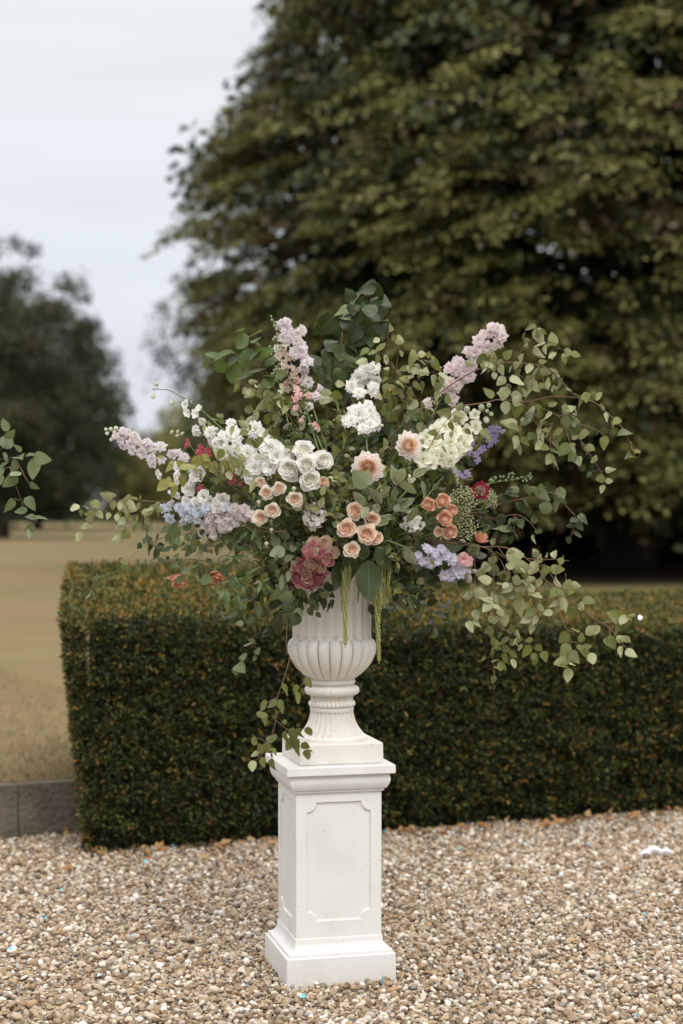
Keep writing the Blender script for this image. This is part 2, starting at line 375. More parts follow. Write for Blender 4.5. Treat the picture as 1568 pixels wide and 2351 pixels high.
link(t, col, p.inputs['Base Color']); p.inputs['Roughness'].default_value = .6; p.inputs['Specular IOR Level'].default_value = .35
pc = bpy.data.collections.new('pebble_shapes')
for i in range(10):
    me = pebble(i); me.materials.append(m_peb); pc.objects.link(bpy.data.objects.new('pebble', me))
pts = []
for layer, (sp_, z0) in enumerate(((.0190, -.006), (.0225, .004))):
    nx = int(5.4/sp_); ny = int(5.2/sp_)
    gx, gy = np.meshgrid(np.arange(nx), np.arange(ny)); gx = gx.ravel()*sp_-2.5; gy = gy.ravel()*sp_+4.2
    gx = gx+rng.uniform(-.5, .5, len(gx))*sp_*1.1; gy = gy+rng.uniform(-.5, .5, len(gy))*sp_*1.1
    s = (gx-KF.x)*UN.x+(gy-KF.y)*UN.y
    keep = (s < -.005) & (np.abs(gx) < gy*.24+.35)
    uu = (gx-HF.x)*UX.x+(gy-HF.y)*UX.y; ww = (gx-HF.x)*UN.x+(gy-HF.y)*UN.y
    keep &= ~((uu > .1) & (ww > .12))
    px_, py_ = gx+.042, gy-5.62
    a1 = px_*math.cos(R(13.8))+py_*math.sin(R(13.8)); a2 = -px_*math.sin(R(13.8))+py_*math.cos(R(13.8))
    keep &= ~((np.abs(a1) < .178) & (np.abs(a2) < .178))
    if layer: keep &= rng.random(len(gx)) < .8
    gx, gy = gx[keep], gy[keep]
    mound = np.array([.012*noise.noise(V(x*2.2, y*2.2, 3)) for x, y in zip(gx, gy)])
    pts.append(np.stack([gx, gy, z0+mound.clip(-.004, .02)+rng.uniform(-.003, .004, len(gx))], 1))
pts = np.concatenate(pts); n = len(pts)
pm = bpy.data.meshes.new('gravel'); pm.vertices.add(n); pm.vertices.foreach_set('co', pts.ravel().astype(np.float32))
ar = pm.attributes.new('rot', 'FLOAT_VECTOR', 'POINT'); ar.data.foreach_set('vector', np.stack([rng.normal(0, .35, n), rng.normal(0, .35, n), rng.uniform(0, 6.28, n)], 1).ravel().astype(np.float32))
sc = (.0096*np.exp(rng.normal(0, .33, n))).clip(.0045, .018)
asx = pm.attributes.new('scl', 'FLOAT', 'POINT'); asx.data.foreach_set('value', sc.astype(np.float32))
gv = mobj('gravel', pm); tag(gv, 'loose mixed cream and brown flint gravel covering the ground', 'gravel', kind='stuff')
ng = bpy.data.node_groups.new('gravel_scatter', 'GeometryNodeTree')
ng.interface.new_socket('Geometry', in_out='INPUT', socket_type='NodeSocketGeometry'); ng.interface.new_socket('Geometry', in_out='OUTPUT', socket_type='NodeSocketGeometry')
gi = ng.nodes.new('NodeGroupInput'); go = ng.nodes.new('NodeGroupOutput'); ip = ng.nodes.new('GeometryNodeInstanceOnPoints')
ci = ng.nodes.new('GeometryNodeCollectionInfo'); ci.inputs[0].default_value = pc; ci.inputs['Separate Children'].default_value = True; ci.inputs['Reset Children'].default_value = True
ri = ng.nodes.new('FunctionNodeRandomValue'); ri.data_type = 'INT'
for s_ in ri.inputs:
    if s_.enabled and s_.name == 'Min': s_.default_value = 0
    if s_.enabled and s_.name == 'Max': s_.default_value = 9
na = ng.nodes.new('GeometryNodeInputNamedAttribute'); na.data_type = 'FLOAT_VECTOR'; na.inputs[0].default_value = 'rot'
nb = ng.nodes.new('GeometryNodeInputNamedAttribute'); nb.data_type = 'FLOAT'; nb.inputs[0].default_value = 'scl'
L = ng.links.new
L(gi.outputs[0], ip.inputs['Points']); L(ci.outputs[0], ip.inputs['Instance']); ip.inputs['Pick Instance'].default_value = True
L([o for o in ri.outputs if o.enabled][0], ip.inputs['Instance Index'])
L([o for o in na.outputs if o.enabled][0], ip.inputs['Rotation']); L([o for o in nb.outputs if o.enabled][0], ip.inputs['Scale'])
L(ip.outputs[0], go.inputs[0])
md = gv.modifiers.new('scatter', 'NODES'); md.node_group = ng

# stone kerb with blocks
kerb = thing('stone_kerb', 'low grey stone kerb holding back the dry lawn left of the hedge', 'kerb', KF)
x0 = -2.55+.094
joint = (at(41, 1860, 7.9)-KF).dot(UX)
for i in range(-4, 3):
    s0 = joint+i*.92+.002; s1 = joint+(i+1)*.92-.002
    bm = bmesh.new(); vs = []
    bmesh.ops.create_cube(bm, size=1)
    bmesh.ops.subdivide_edges(bm, edges=bm.edges[:], cuts=4, use_grid_fill=True)
    for v in bm.verts:
        c = v.co; pz = UX*(s0+(c.x+.5)*(s1-s0))+UN*((c.y+.5)*.10)+V(0, 0, -.012+(c.z+.5)*(.246+.012))
        v.co = pz+.009*V(noise.noise(pz*6), noise.noise(pz*6+V(5, 0, 0)), .6*noise.noise(pz*5+V(0, 5, 0)))
    me = bpy.data.meshes.new('stone_block'); bm.to_mesh(me); bm.free(); me.materials.append(M_kerb)
    mobj('stone_block', me, kerb)

# ------------------------------------------------------------------ hedge
def hedge():
    root = thing('clipped_hedge', 'long clipped dark green yew hedge with golden brown top behind the pedestal', 'hedge', HF)
    Lh, Dh = 5.2, 1.25
    # profile: for along u (0..L), return (front offset lean, top heights)
    def tf(u): return 1.05-.12*min(1, max(0, u/3.1))          # front top height
    def tb(u): return 1.235-.20*min(1, max(0, (u-.5)/2.2))       # back top height
    def lean(z): return -.07*math.sin(min(1, max(0, z/1.05))*1.9) + .03
    core = MB()
    def pt(u, w, z): return UX*(u+.235*w)+UN*w+V(0, 0, z)
    for i in range(13):
        pass
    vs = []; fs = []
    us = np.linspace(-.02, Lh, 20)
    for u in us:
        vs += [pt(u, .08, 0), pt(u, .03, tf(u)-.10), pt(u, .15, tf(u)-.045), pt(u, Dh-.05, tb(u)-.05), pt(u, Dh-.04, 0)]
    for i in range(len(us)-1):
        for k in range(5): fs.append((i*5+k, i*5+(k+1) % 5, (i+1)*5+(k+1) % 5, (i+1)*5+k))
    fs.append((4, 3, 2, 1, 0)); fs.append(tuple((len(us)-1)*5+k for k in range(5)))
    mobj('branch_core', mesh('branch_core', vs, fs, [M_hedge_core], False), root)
    def foliage(n, sampler, mats, wts, ln, wd):
        out = []; mi = []; P = []; N = []
        for _ in range(n):
            a, b = sampler(); P.append(a); N.append(b)
        P = np.array(P); N = np.array(N)
        # each sprig: 4 leaflets along a short shoot
        sh = N*.7+rng.normal(0, .55, (n, 3)); sh /= np.linalg.norm(sh, axis=1)[:, None]
        Q_ = []; I = []
        cs = rng.choice(len(wts), n, p=wts)
        for k in range(5):
            d = sh+rng.normal(0, .55, (n, 3)); d /= np.linalg.norm(d, axis=1)[:, None]
            s = np.cross(d, rng.normal(0, 1, (n, 3))); s /= np.linalg.norm(s, axis=1)[:, None]+1e-6
            l = rng.uniform(*ln, n)[:, None]; w = rng.uniform(*wd, n)[:, None]
            b = P+sh*(k*.006)
            Q_.append(np.stack([b, b+d*l*.5+s*w, b+d*l, b+d*l*.5-s*w], 1)); I.append(cs)
        me = quads('foliage', np.concatenate(Q_), mats, np.concatenate(I))
        o = mobj('foliage', me, root); tag(o, kind='stuff'); return o
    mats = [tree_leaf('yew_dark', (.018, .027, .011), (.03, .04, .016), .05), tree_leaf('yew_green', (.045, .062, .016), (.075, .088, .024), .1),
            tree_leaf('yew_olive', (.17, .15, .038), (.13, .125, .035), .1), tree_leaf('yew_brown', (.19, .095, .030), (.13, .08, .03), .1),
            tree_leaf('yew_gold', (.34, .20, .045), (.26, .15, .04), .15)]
    def front():
        z = random.random(); u = U(-.02-.11*z, Lh); z = tf(u)*z
        while noise.noise(V(u*9, z*17, 5)) < -.12 and random.random() < .6: z = tf(u)*random.random()
        bumpy = .05*noise.noise(V(u*5, z*9, 0))+.02*noise.noise(V(u*16, z*22, 4))
        # corner rounding at left
        c = max(0, .12-u)
        tuck = .05*(1-z/.12) if z < .12 else 0
        return pt(u, lean(z)+max(0, .05-u-.1*z)*.5+tuck-bumpy+U(-.03, .01), z), (-UN+V(0, 0, .25))
    def top():
        u = U(-.03, Lh); w = U(-.03, Dh); f = w/Dh
        z = tf(u)*(1-f)+tb(u)*f+.02*noise.noise(V(u*6, w*6, 2))-max(0, .10-w)**2*4
        return pt(u-.10*max(0, 1-u/.5), w-.02, z+U(-.03, .015)), V(0, 0, 1)-UN*.2
    def left():
        w = U(0, Dh); f = w/Dh; z = (tf(0)*(1-f)+tb(0)*f)*random.random()
        return pt(-.02-.10*(z/1.05)-.02*noise.noise(V(w*8, z*8, 7))+U(-.005, .03), w, z), -UX
    def back():
        u = U(0, Lh); z = random.random()*(tb(u)); return pt(u, Dh+U(-.03, .02), z), UN
    foliage(42000, front, mats, [.50, .34, .11, .03, .02], (.014, .030), (.003, .0065))  # mostly dark leaves: shade of the hedge interior painted into the front
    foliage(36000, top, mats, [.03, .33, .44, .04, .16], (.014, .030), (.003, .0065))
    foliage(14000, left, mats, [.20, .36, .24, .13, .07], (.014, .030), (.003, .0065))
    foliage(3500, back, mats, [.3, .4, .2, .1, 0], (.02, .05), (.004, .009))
    # stray longer shoots, dead drooping twig tips low on the face
    k = MB()
    for _ in range(70):
        a, b = front() if random.random() < .6 else top()
        d = (b*.6+rv(.7)).normalized()
        for j in range(7):
            c = a+d*(.008*j); s_ = d.cross(rv()).normalized()*.014+d*.008
            k.add([c, c+s_*.5+V(0, 0, .002), c+s_, c+s_*.5-V(0, 0, .002)], [(0, 1, 2, 3)], 0 if random.random() < .5 else 1)
    tag(k.build('stray_shoots', [mats[3], mats[1]], root, False), kind='stuff')
hedge()

# ------------------------------------------------------------------ trees
def crown(root, name, sprays, nleaf, ln, wd, mats, wts, ext=(1, 1, .3), droop=.3, flat=.5, kind=None):
    """sprays: list of (pos, outward dir, size)"""
    n = len(sprays)
    P = np.array([tuple(s[0]) for s in sprays]); O = np.array([tuple(s[1]) for s in sprays]); Z = np.array([s[2] for s in sprays])
    O[:, 2] *= .3; O /= np.linalg.norm(O, axis=1)[:, None]+1e-9
    up = np.array([0, 0, 1.]); Sx = np.cross(O, up); Sx /= np.linalg.norm(Sx, axis=1)[:, None]+1e-9
    P = np.repeat(P, nleaf, 0); O = np.repeat(O, nleaf, 0); Sx = np.repeat(Sx, nleaf, 0); Z = np.repeat(Z, nleaf)[:, None]
    m = n*nleaf
    a = rng.uniform(-1, 1, (m, 1)); b = rng.normal(0, .42, (m, 1))*(1-.35*a); c = rng.normal(0, .5, (m, 1))
    pos = P+O*a*Z*ext[0]+Sx*b*Z*ext[1]+up*(c*Z*ext[2]*.5-droop*Z*(.5+.5*a)**2-.18*droop*Z*b**2)
    nrm = up*flat+O*.35+rng.normal(0, .45, (m, 3)); nrm /= np.linalg.norm(nrm, axis=1)[:, None]
    d = O*.6-up*.5+rng.normal(0, .5, (m, 3)); d -= nrm*np.sum(d*nrm, 1)[:, None]; d /= np.linalg.norm(d, axis=1)[:, None]
    s = np.cross(nrm, d); l = rng.uniform(*ln, (m, 1)); w = rng.uniform(*wd, (m, 1))
    Q_ = np.stack([pos, pos+d*l*.5+s*w, pos+d*l, pos+d*l*.5-s*w], 1)
    ci_ = np.repeat(rng.choice(len(wts), n, p=wts), nleaf)
    fl = rng.random(m) < .25; ci_[fl] = rng.choice(len(wts), fl.sum(), p=wts)
    return mobj(name, quads(name, Q_, mats, ci_), root)
def trunk(root, base, top, r, limbs, name='trunk'):
    k = MB(); L_ = [base-base.lerp(base, 0)*0-V(0, 0, 0)]
    b = V(0, 0, -.1)
    pts_ = [b, b+V(0, 0, .4), b.lerp(top, .35)+rv(.1), b.lerp(top, .7)+rv(.15), top]
    k.tube(spline(pts_, 4), r*1.25, r*.35, 9)
    for (p1, rr) in limbs:
        s0 = b.lerp(top, U(.25, .8)); k.tube(spline([s0, s0.lerp(p1, .5)+V(0, 0, .3), p1], 4), rr, rr*.2, 5)
    return k.build(name, [M_bark], root)

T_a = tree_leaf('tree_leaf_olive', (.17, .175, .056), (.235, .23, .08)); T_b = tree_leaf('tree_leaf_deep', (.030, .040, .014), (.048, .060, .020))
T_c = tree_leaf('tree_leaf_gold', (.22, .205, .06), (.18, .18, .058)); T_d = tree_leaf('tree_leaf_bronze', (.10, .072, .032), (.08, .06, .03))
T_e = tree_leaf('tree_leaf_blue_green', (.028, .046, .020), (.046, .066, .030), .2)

def big_tree():
    C0 = V(6.3, 37, LZ)
    root = thing('broad_tree', 'huge spreading broadleaf tree with drooping tiers filling the upper right', 'tree', C0)
    zs = [.6, 1.6, 2.2, 4.1, 5.5, 6.9, 7.8, 9.4, 10.2, 10.9, 12.4, 14.5, 17, 19, 20.2]
    rs = [7.6, 8.6, 8.8, 9.1, 9.4, 10.0, 10.0, 9.4, 8.7, 8.3, 7.7, 6.9, 5, 2.6, .5]
    def Rz(z): return float(np.interp(z, zs, rs))
    sp_ = []
    tries = 0
    while len(sp_) < 3900 and tries < 60000:
        tries += 1
        z = 1.0+19*random.random()**1.1; ph = U(0, 2*math.pi)
        facing = -math.sin(ph)      # toward camera = +1
        if facing < -.35 and random.random() < .6: continue
        # tiers: keep where the noise says a bough is; leaves dark hollows between
        tier = noise.noise(V(ph*4.6, z*1.05, 1.3))+.4*noise.noise(V(ph*10, z*2.2, 8))
        if tier < -.16 : continue
        rr = Rz(z)*(1+.06*tier+.035*noise.noise(V(ph*7, z*1.3, 4)))-abs(random.gauss(0, .35))-.15-.5*max(0, 1-abs(z-8)/4)
        d = V(math.cos(ph), math.sin(ph), 0)
        if z < 3.2:   # low skirt only partly reaches down
            low = 1.3+1.2*noise.noise(V(ph*3.1, .5, 9))
            if z < low: continue
        sp_.append((V(d.x*rr, d.y*rr, z-LZ), d, U(.42, .85)))
    crown(root, 'crown', sp_, 84, (.10, .18), (.026, .046), [T_a, T_b, T_c, T_d], [.54, .22, .18, .06], flat=1.0, ext=(.9, .80, .26), droop=.65)
    # inner boughs, the crown's inner shade put into darker leaf colours
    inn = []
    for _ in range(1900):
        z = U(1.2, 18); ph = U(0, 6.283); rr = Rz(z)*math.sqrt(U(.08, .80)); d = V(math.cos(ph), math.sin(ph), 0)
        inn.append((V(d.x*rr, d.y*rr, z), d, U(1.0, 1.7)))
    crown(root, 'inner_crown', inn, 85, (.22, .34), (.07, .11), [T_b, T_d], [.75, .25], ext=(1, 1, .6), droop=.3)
    trunk(root, C0, V(.4, 0, 13), .62, [(V(5*math.cos(a_)*U(.7, 1.2), 5*math.sin(a_)*U(.7, 1.2), U(3, 9)), .16) for a_ in np.linspace(0, 6, 12)])
big_tree()

def round_tree(name, label, X, d, zc, rx, rz_, n, nleaf, mats, wts, tr, trunkx=None, thin=.0, ln=(.15, .3), ext=(.75, .75, 1.3), sz=(.6, 1.3), group=None, seed=0):
    base = at(X, 1175.5, d); base.z = LZ
    root = thing(name, label, 'tree', base, group)
    sp_ = []; i = 0
    while len(sp_) < n and i < n*20:
        i += 1
        v = rv(1)
        if v.length > 1 or v.length < .35: continue
        k = 1+.28*noise.noise(V(v.x*2+seed, v.y*2, v.z*2))
        if noise.noise(V(v.x*3.1+seed*2, v.z*3.1, v.y*3.1)) < thin-.3: continue
        pz = V(v.x*rx*k, v.y*rx*k, zc-LZ+v.z*rz_*k)
        if pz.z < 1.3: continue
        sp_.append((pz, V(v.x, v.y, .1).normalized(), U(*sz)))
    crown(root, 'crown', sp_, nleaf, ln, (ln[0]*.25, ln[1]*.3), mats, wts, ext=ext, droop=.35)
    trunk(root, base, V(U(-.3, .3), 0, zc+rz_*.5), tr, [(V(U(-.7, .7)*rx, U(-.5, .5)*rx, zc+U(-.3, .6)*rz_), tr*.3) for _ in range(9)])
    return root
DK = [T_b, T_e, T_d]; 
round_tree('parkland_tree', 'tall dark tree nearest on the far left, its thick trunk on the lawn edge', 8, 82, 7.6, 5.6, 6.9, 420, 120, DK, [.55, .3, .15], .30, thin=.0, seed=1)
round_tree('parkland_tree', 'dark tree whose trunk stands second from the left, lower crown reaching the sky gap', 85, 118, 6.6, 5.9, 6.3, 420, 110, DK, [.45, .35, .2], .33, thin=.05, seed=5, sz=(.8, 1.7), ln=(.2, .38))
round_tree('parkland_tree', 'dark tree filling in behind the two left trunks', -10, 130, 9.5, 9, 9.8, 380, 100, DK, [.6, .25, .15], .35, seed=9, sz=(1, 2), ln=(.25, .45))
round_tree('airy_tree', 'pale blue green airy tree with sky showing through beside the big tree', 442, 74, 9.0, 2.3, 3.5, 60, 55, [T_e, T_b], [.7, .3], .08, thin=.16, seed=13, sz=(.45, 1.0), ln=(.12, .24))
round_tree('airy_tree', 'dark thin tree just left of the big tree, under the airy one', 560, 66, 4.3, 2.0, 3.6, 130, 90, [T_e, T_b], [.35, .65], .2, thin=.0, seed=17, sz=(.45, 1.0), ln=(.12, .24))
OL = [T_a, T_c, tree_leaf('tree_leaf_moss', (.16, .16, .045), (.20, .19, .06))]
for i, (X, d, zc, rx, rz_, lb) in enumerate((
        (400, 118, 4.7, 3.0, 4.2, 'olive green rounded tree below the sky gap, at the end of the lawn'),
        (335, 130, 3.6, 3.2, 3.2, 'low olive bush left of the rounded tree at the end of the lawn'),
        (490, 112, 4.6, 3.2, 4.0, 'olive tree at the end of the lawn, partly behind the white flowers'))):
    round_tree('far_tree', lb, X, d, zc, rx, rz_, 150, 90, OL, [.5, .2, .3], .25, seed=20+i, sz=(.7, 1.5), ln=(.2, .4))
for i, (X, d, zc, rx, rz_, lb) in enumerate((
        (720, 64, 5.5, 4.2, 5.2, 'dark tree in the shade behind the left side of the big tree'),
        (900, 62, 5.5, 5.5, 5.5, 'dark tree in the shade behind the middle of the big tree'),
        (1230, 62, 5.5, 5.5, 5.5, 'dark tree in the deep shade right of the middle, behind the big tree'),
        (1560, 58, 5.5, 5.5, 5.5, 'dark tree at the right edge of the picture behind the big tree'))):
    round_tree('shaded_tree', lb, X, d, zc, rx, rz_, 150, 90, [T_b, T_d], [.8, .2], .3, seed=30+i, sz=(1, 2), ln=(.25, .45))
# dense far woodland hedge closing the lawn
n_ = 900; sp_ = []
for _ in range(n_):
    x = U(-75, 75); z = U(.2, 3.3+1.3*noise.noise(V(x*.09, 0, 0)))
    sp_.append((V(x, U(-2, 2), z), V(U(-.3, .3), -1, 0), U(.9, 1.8)))
fw = thing('far_wood', 'dark far woodland edge closing the end of the lawn', 'woodland', V(0, 205, LZ)); tag(fw, kind='stuff')
tag(crown(fw, 'undergrowth', sp_, 70, (.25, .5), (.09, .16), [T_b, T_e], [.7, .3], ext=(.8, 1.3, .9)), kind='stuff')
sp_ = []
for _ in range(900):
    x = U(-3.2, 18); z = U(.1, 3.6)-(1.2 if x < -1 else 0)
    z = max(z, .1)
    sp_.append((V(x, U(-1.2, 1.2), z), V(U(-.3, .3), -1, 0), U(.6, 1.1)))
fw = thing('dark_shrubbery', 'dark shrubbery in the shade under the big tree', 'shrubs', V(4, 44, LZ)); tag(fw, kind='stuff')  # dark undergrowth, also set as a backing to block horizon light
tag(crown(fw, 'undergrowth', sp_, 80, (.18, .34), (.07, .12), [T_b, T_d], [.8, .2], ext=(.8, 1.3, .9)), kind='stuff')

# ------------------------------------------------------------------ pedestal
PC = V(-.042, 5.62, 0); PA = R(13.8)
ped = thing('pedestal', 'square white painted stone pedestal with recessed panels standing on the gravel', 'pedestal', PC); ped.rotation_euler = (0, 0, PA)
def square_loft(name, prof, mat, parent, caps=True, sub=1, jit=0):
    """prof: list of (half width, z)"""
    vs = []; fs = []
    for hw, z in prof: vs += [(-hw, -hw, z), (hw, -hw, z), (hw, hw, z), (-hw, hw, z)]
    for i in range(len(prof)-1):
        for k in range(4): fs.append((i*4+k, i*4+(k+1) % 4, i*4+4+(k+1) % 4, i*4+4+k))
    if caps: fs.append((3, 2, 1, 0)); e0 = (len(prof)-1)*4; fs.append((e0, e0+1, e0+2, e0+3))
    return mobj(name, mesh(name, vs, fs, [mat], False), parent)
square_loft('plinth', [(.1815, -.02), (.1805, .086), (.1785, .0885)], M_white, ped)
cy = [(.172, .0885), (.172, .098)]
for i in range(9):
    a_ = i/8*math.pi/2; cy.append((.1655-.0195*math.sin(a_), .100+.032*(1-math.cos(a_))))
cy += [(.1455, .139), (.1445, .142)]
square_loft('base_moulding', cy, M_white, ped)
SH, Z0, Z1 = .1425, .142, .612
def shaft():
    mb = MB(); panels = []
    pw, pz0, pz1, rr, dp = .106, .196, .580, .031, .006
    prof = [(-pw+rr, pz0)]
    def arc(cx, cz, a0, a1): return [(cx+rr*math.cos(a0+(a1-a0)*i/7), cz+rr*math.sin(a0+(a1-a0)*i/7)) for i in range(8)]
    inner = []
    e_ = .010
    # bottom right corner etc: straight, little step, concave quarter circle
    inner += [(-pw+rr+e_, pz0), (pw-rr-e_, pz0)]
    inner += arc(pw, pz0, math.pi, math.pi/2)
    inner += arc(pw, pz1, -math.pi/2, -math.pi)
    inner += arc(-pw, pz1, 0, -math.pi/2)
    inner += arc(-pw, pz0, math.pi/2, 0)
    def inset(poly, d):
        c = sum((V(a_, b_, 0) for a_, b_ in poly), V(0, 0, 0))/len(poly); out = []
        L_ = len(poly)
        for i, (a_, b_) in enumerate(poly):
            p0 = V(*poly[i-1], 0); p1 = V(*poly[(i+1) % L_], 0); tt = (p1-p0).normalized(); nn = V(-tt.y, tt.x, 0)
            out.append((a_+nn.x*d, b_+nn.y*d))
        return out
    deep = inset(inner, .003)
    outer = [(-SH, Z0), (SH, Z0), (SH, Z1), (-SH, Z1)]
    for k in range(4):
        Rm = Matrix.Rotation(k*math.pi/2, 3, 'Z')
        poly = [V(a_, b_, 0) for a_, b_ in outer]+[V(a_, b_, 0) for a_, b_ in inner]
        tri = tessellate_polygon([[V(a_, b_, 0) for a_, b_ in outer], [V(a_, b_, 0) for a_, b_ in inner][::-1]])
        allp = outer+inner[::-1]
        mb.add([Rm@V(a_, -SH, b_) for a_, b_ in allp], [tuple(x) for x in tri])
        L_ = len(inner)
        mb.add([Rm@V(a_, -SH, b_) for a_, b_ in inner]+[Rm@V(a_, -SH+dp, b_) for a_, b_ in deep], [(i, (i+1) % L_, L_+(i+1) % L_, L_+i) for i in range(L_)])
        tri2 = tessellate_polygon([[V(a_, b_, 0) for a_, b_ in deep]])
        pb = MB(); pb.add([Rm@V(a_, -SH+dp, b_) for a_, b_ in deep], [tuple(x) for x in tri2]); panels.append(pb)
    o = mb.build('shaft', [M_white], ped, False)
    bm = bmesh.new(); bm.from_mesh(o.data); bmesh.ops.remove_doubles(bm, verts=bm.verts[:], dist=1e-5); bmesh.ops.recalc_face_normals(bm, faces=bm.faces[:]); bm.to_mesh(o.data); bm.free()
    for pb in panels:
        o = pb.build('recessed_panel', [M_white], ped, False)
        for pl in o.data.polygons:
            pass
shaft()
cp = [(.1425, .612), (.150, .6125), (.150, .620)]
for i in range(9):
    a_ = i/8*math.pi; cp.append((.1565+.008*math.sin(a_*.5)+.004*math.sin(a_), .622+.044*i/8))
cp += [(.1665, .668), (.1665, .671)]
square_loft('cap_moulding', cp, M_white, ped)
square_loft('cap_slab', [(.1785, .671), (.1805, .673), (.1800, .697), (.1775, .700)], M_white, ped)

# ------------------------------------------------------------------ urn
UC = V(-.032, 5.62, .700)
urn = thing('urn', 'cream fluted classical stone urn standing on the white pedestal', 'urn', UC); urn.rotation_euler = (0, 0, PA)
square_loft('square_base', [(.1375, .0005), (.1395, .003), (.1385, .064), (.136, .0675)], M_urn, urn)
def zz(y): return HC-(y-1175.5)*5.62/F-.700
def lathe(name, prof, mod=None, n=176, close=True):
    vs = []; fs = []
    for (r, z) in prof:
        for k in range(n):
            th = 2*math.pi*k/n; rr = r+(mod(th, z, r) if mod else 0)
            vs.append((rr*math.cos(th), rr*math.sin(th), z))
    for i in range(len(prof)-1):
        for k in range(n): fs.append((i*n+k, i*n+(k+1) % n, (i+1)*n+(k+1) % n, (i+1)*n+k))
    return mobj(name, mesh(name, vs, fs, [M_urn]), urn)
def interp(pr, m):
    zs_ = [a_[1] for a_ in pr]; ts = np.linspace(0, 1, m); d = np.linspace(0, len(pr)-1, m)
    P_ = spline([V(r, 0, z) for r, z in pr], max(2, m//len(pr))); return [(p_.x, p_.z) for p_ in P_]
yb = 1560
foot = interp([(.112, .078), (.108, .083), (.094, .100), (.082, .120), (.0745, .142), (.071, .162)], 36)
lathe('foot_ring', [(.118, .066), (.119, .070), (.119, .076), (.115, .079), (.110, .080)])
def fmod(th, z, r):
    f = min(1, max(0, (z-.079)/.006))*min(1, max(0, (.165-z)/.010)); return -.0055*f*(abs(math.sin(th*14))**.6)*(r/.09)
lathe('fluted_foot', foot, fmod, 280)
lathe('neck_band', [(.0715, .160), (.0725, .163), (.0725, .171), (.0725, .174)])
def rope(name, r, z, tr, n_tw=34):
    vs = []; fs = []; N_, K_ = 408, 14
    for i in range(N_):
        th = 2*math.pi*i/N_
        for k in range(K_):
            ph = 2*math.pi*k/K_; d = tr*(1+.42*abs(math.sin(ph*.5+th*n_tw/2))**.7-.30)
            rr = r+d*math.cos(ph); vs.append((rr*math.cos(th), rr*math.sin(th), z+d*math.sin(ph)))
    for i in range(N_):
        for k in range(K_): fs.append((i*K_+k, ((i+1) % N_)*K_+k, ((i+1) % N_)*K_+(k+1) % K_, i*K_+(k+1) % K_))
    mobj(name, mesh(name, vs, fs, [M_urn]), urn)
rope('rope_ring', .0670, .184, .0105)
tor = [(.070, .192), (.0705, .203), (.073, .210)]
for i in range(11):
    a_ = -math.pi/2+math.pi*i/10; tor.append((.078+.014*math.cos(a_), .2285+.0145*math.sin(a_)))
tor += [(.072, .246), (.071, .249)]
lathe('collar', tor)
rope('rope_ring', .0685, .257, .0090, 40)
NG = 22
def gmod(th, z, r):
    f = min(1, max(0, (z-.262)/.03)); g_ = min(1, max(0, (.405-z)/.012))
    return -.014*f*(1-abs(math.cos(th*NG/2))**.45)*g_**.5 - .0*r
bowl = interp([(.066, .262), (.080, .270), (.108, .292), (.129, .316), (.143, .345), (.1475, .365), (.1465, .382), (.140, .395), (.130, .402)], 60)
lathe('gadrooned_bowl', bowl, gmod, 352)
def nmod(th, z, r):
    f = min(1, max(0, (z-.400)/.008)); return -.009*f*abs(math.cos(th*NG/2))**1.2+.003
body = interp([(.129, .400), (.1285, .43), (.129, .48), (.1305, .53), (.133, .575), (.138, .600)], 30)
lathe('fluted_body', body, nmod, 352)
lathe('rim', [(.134, .598), (.146, .604), (.150, .612), (.150, .622), (.144, .626), (.128, .624), (.122, .60), (.118, .5), (.05, .48), (.001, .48)])
M_soil = plain('wet_floral_foam', (.03, .05, .025), (.02, .03, .015))
fo = MB(); 
fo_v = []
bm = bmesh.new(); bmesh.ops.create_icosphere(bm, subdivisions=3, radius=1)
for v in bm.verts: v.co = V(v.co.x*.115, v.co.y*.115, v.co.z*.10+.02)*(1+.1*noise.noise(v.co*2))
me = bpy.data.meshes.new('floral_foam'); bm.to_mesh(me); bm.free(); me.materials.append(M_soil)
ff = mobj('floral_foam', me); ff.location = UC+V(0, 0, .62); tag(ff, 'dark green floral foam inside the urn mouth holding the stems', 'floral foam')

# ------------------------------------------------------------------ leaf meshes (unit length along +Y from the petiole end, normal +Z)
def leaf_mesh(name, wfun, mat, n=9, curl=.18, fold=.12, serr=.0, wave=.0, seed=0):
    vs = []; fs = []; ed = []
    rs = random.Random(seed)
    for i in range(n+1):
        t = i/n; w = wfun(t); y = t; z = -curl*t*t
        row = []
        for s, k in ((-1, 1.), (-.5, .5), (0, 0), (.5, .5), (1, 1.)):
            ww = w*k
            e_ = (serr*(1 if i % 2 else -1)*(.5+w)*.5 if abs(s) == 1 else 0)
            zz_ = z+fold*ww*1.0+wave*math.sin(t*9+s*2+seed)*abs(s)*.5
            vs.append(((ww+e_)*(1 if s > 0 else -1 if s < 0 else 0), y+(serr*.8 if abs(s) == 1 and i % 2 else 0)*.6, zz_)); ed.append(abs(s))
    for i in range(n):
        for k in range(4): a_ = i*5+k; fs.append((a_, a_+1, a_+6, a_+5))
    me = mesh(name, vs, fs, [mat])
    at_ = me.attributes.new('edge', 'FLOAT', 'POINT'); at_.data.foreach_set('value', ed)
    return me
def w_birch(t): return .40*(math.sin(math.pi*min(1, t**.72))**.80)*(1-.10*t) if 0 < t < 1 else .015
def w_ovate(t): return .30*math.sin(math.pi*t**.8)**.9 if 0 < t < 1 else .01
def w_beech(t): return .36*math.sin(math.pi*t**1.0)**.62 if 0 < t < 1 else .015
def w_lance(t): return .16*math.sin(math.pi*t**.75)**1.05 if 0 < t < 1 else .006
def w_broad(t): return .50*math.sin(math.pi*t**.58)**.75 if 0 < t < 1 else .02
LV = {}
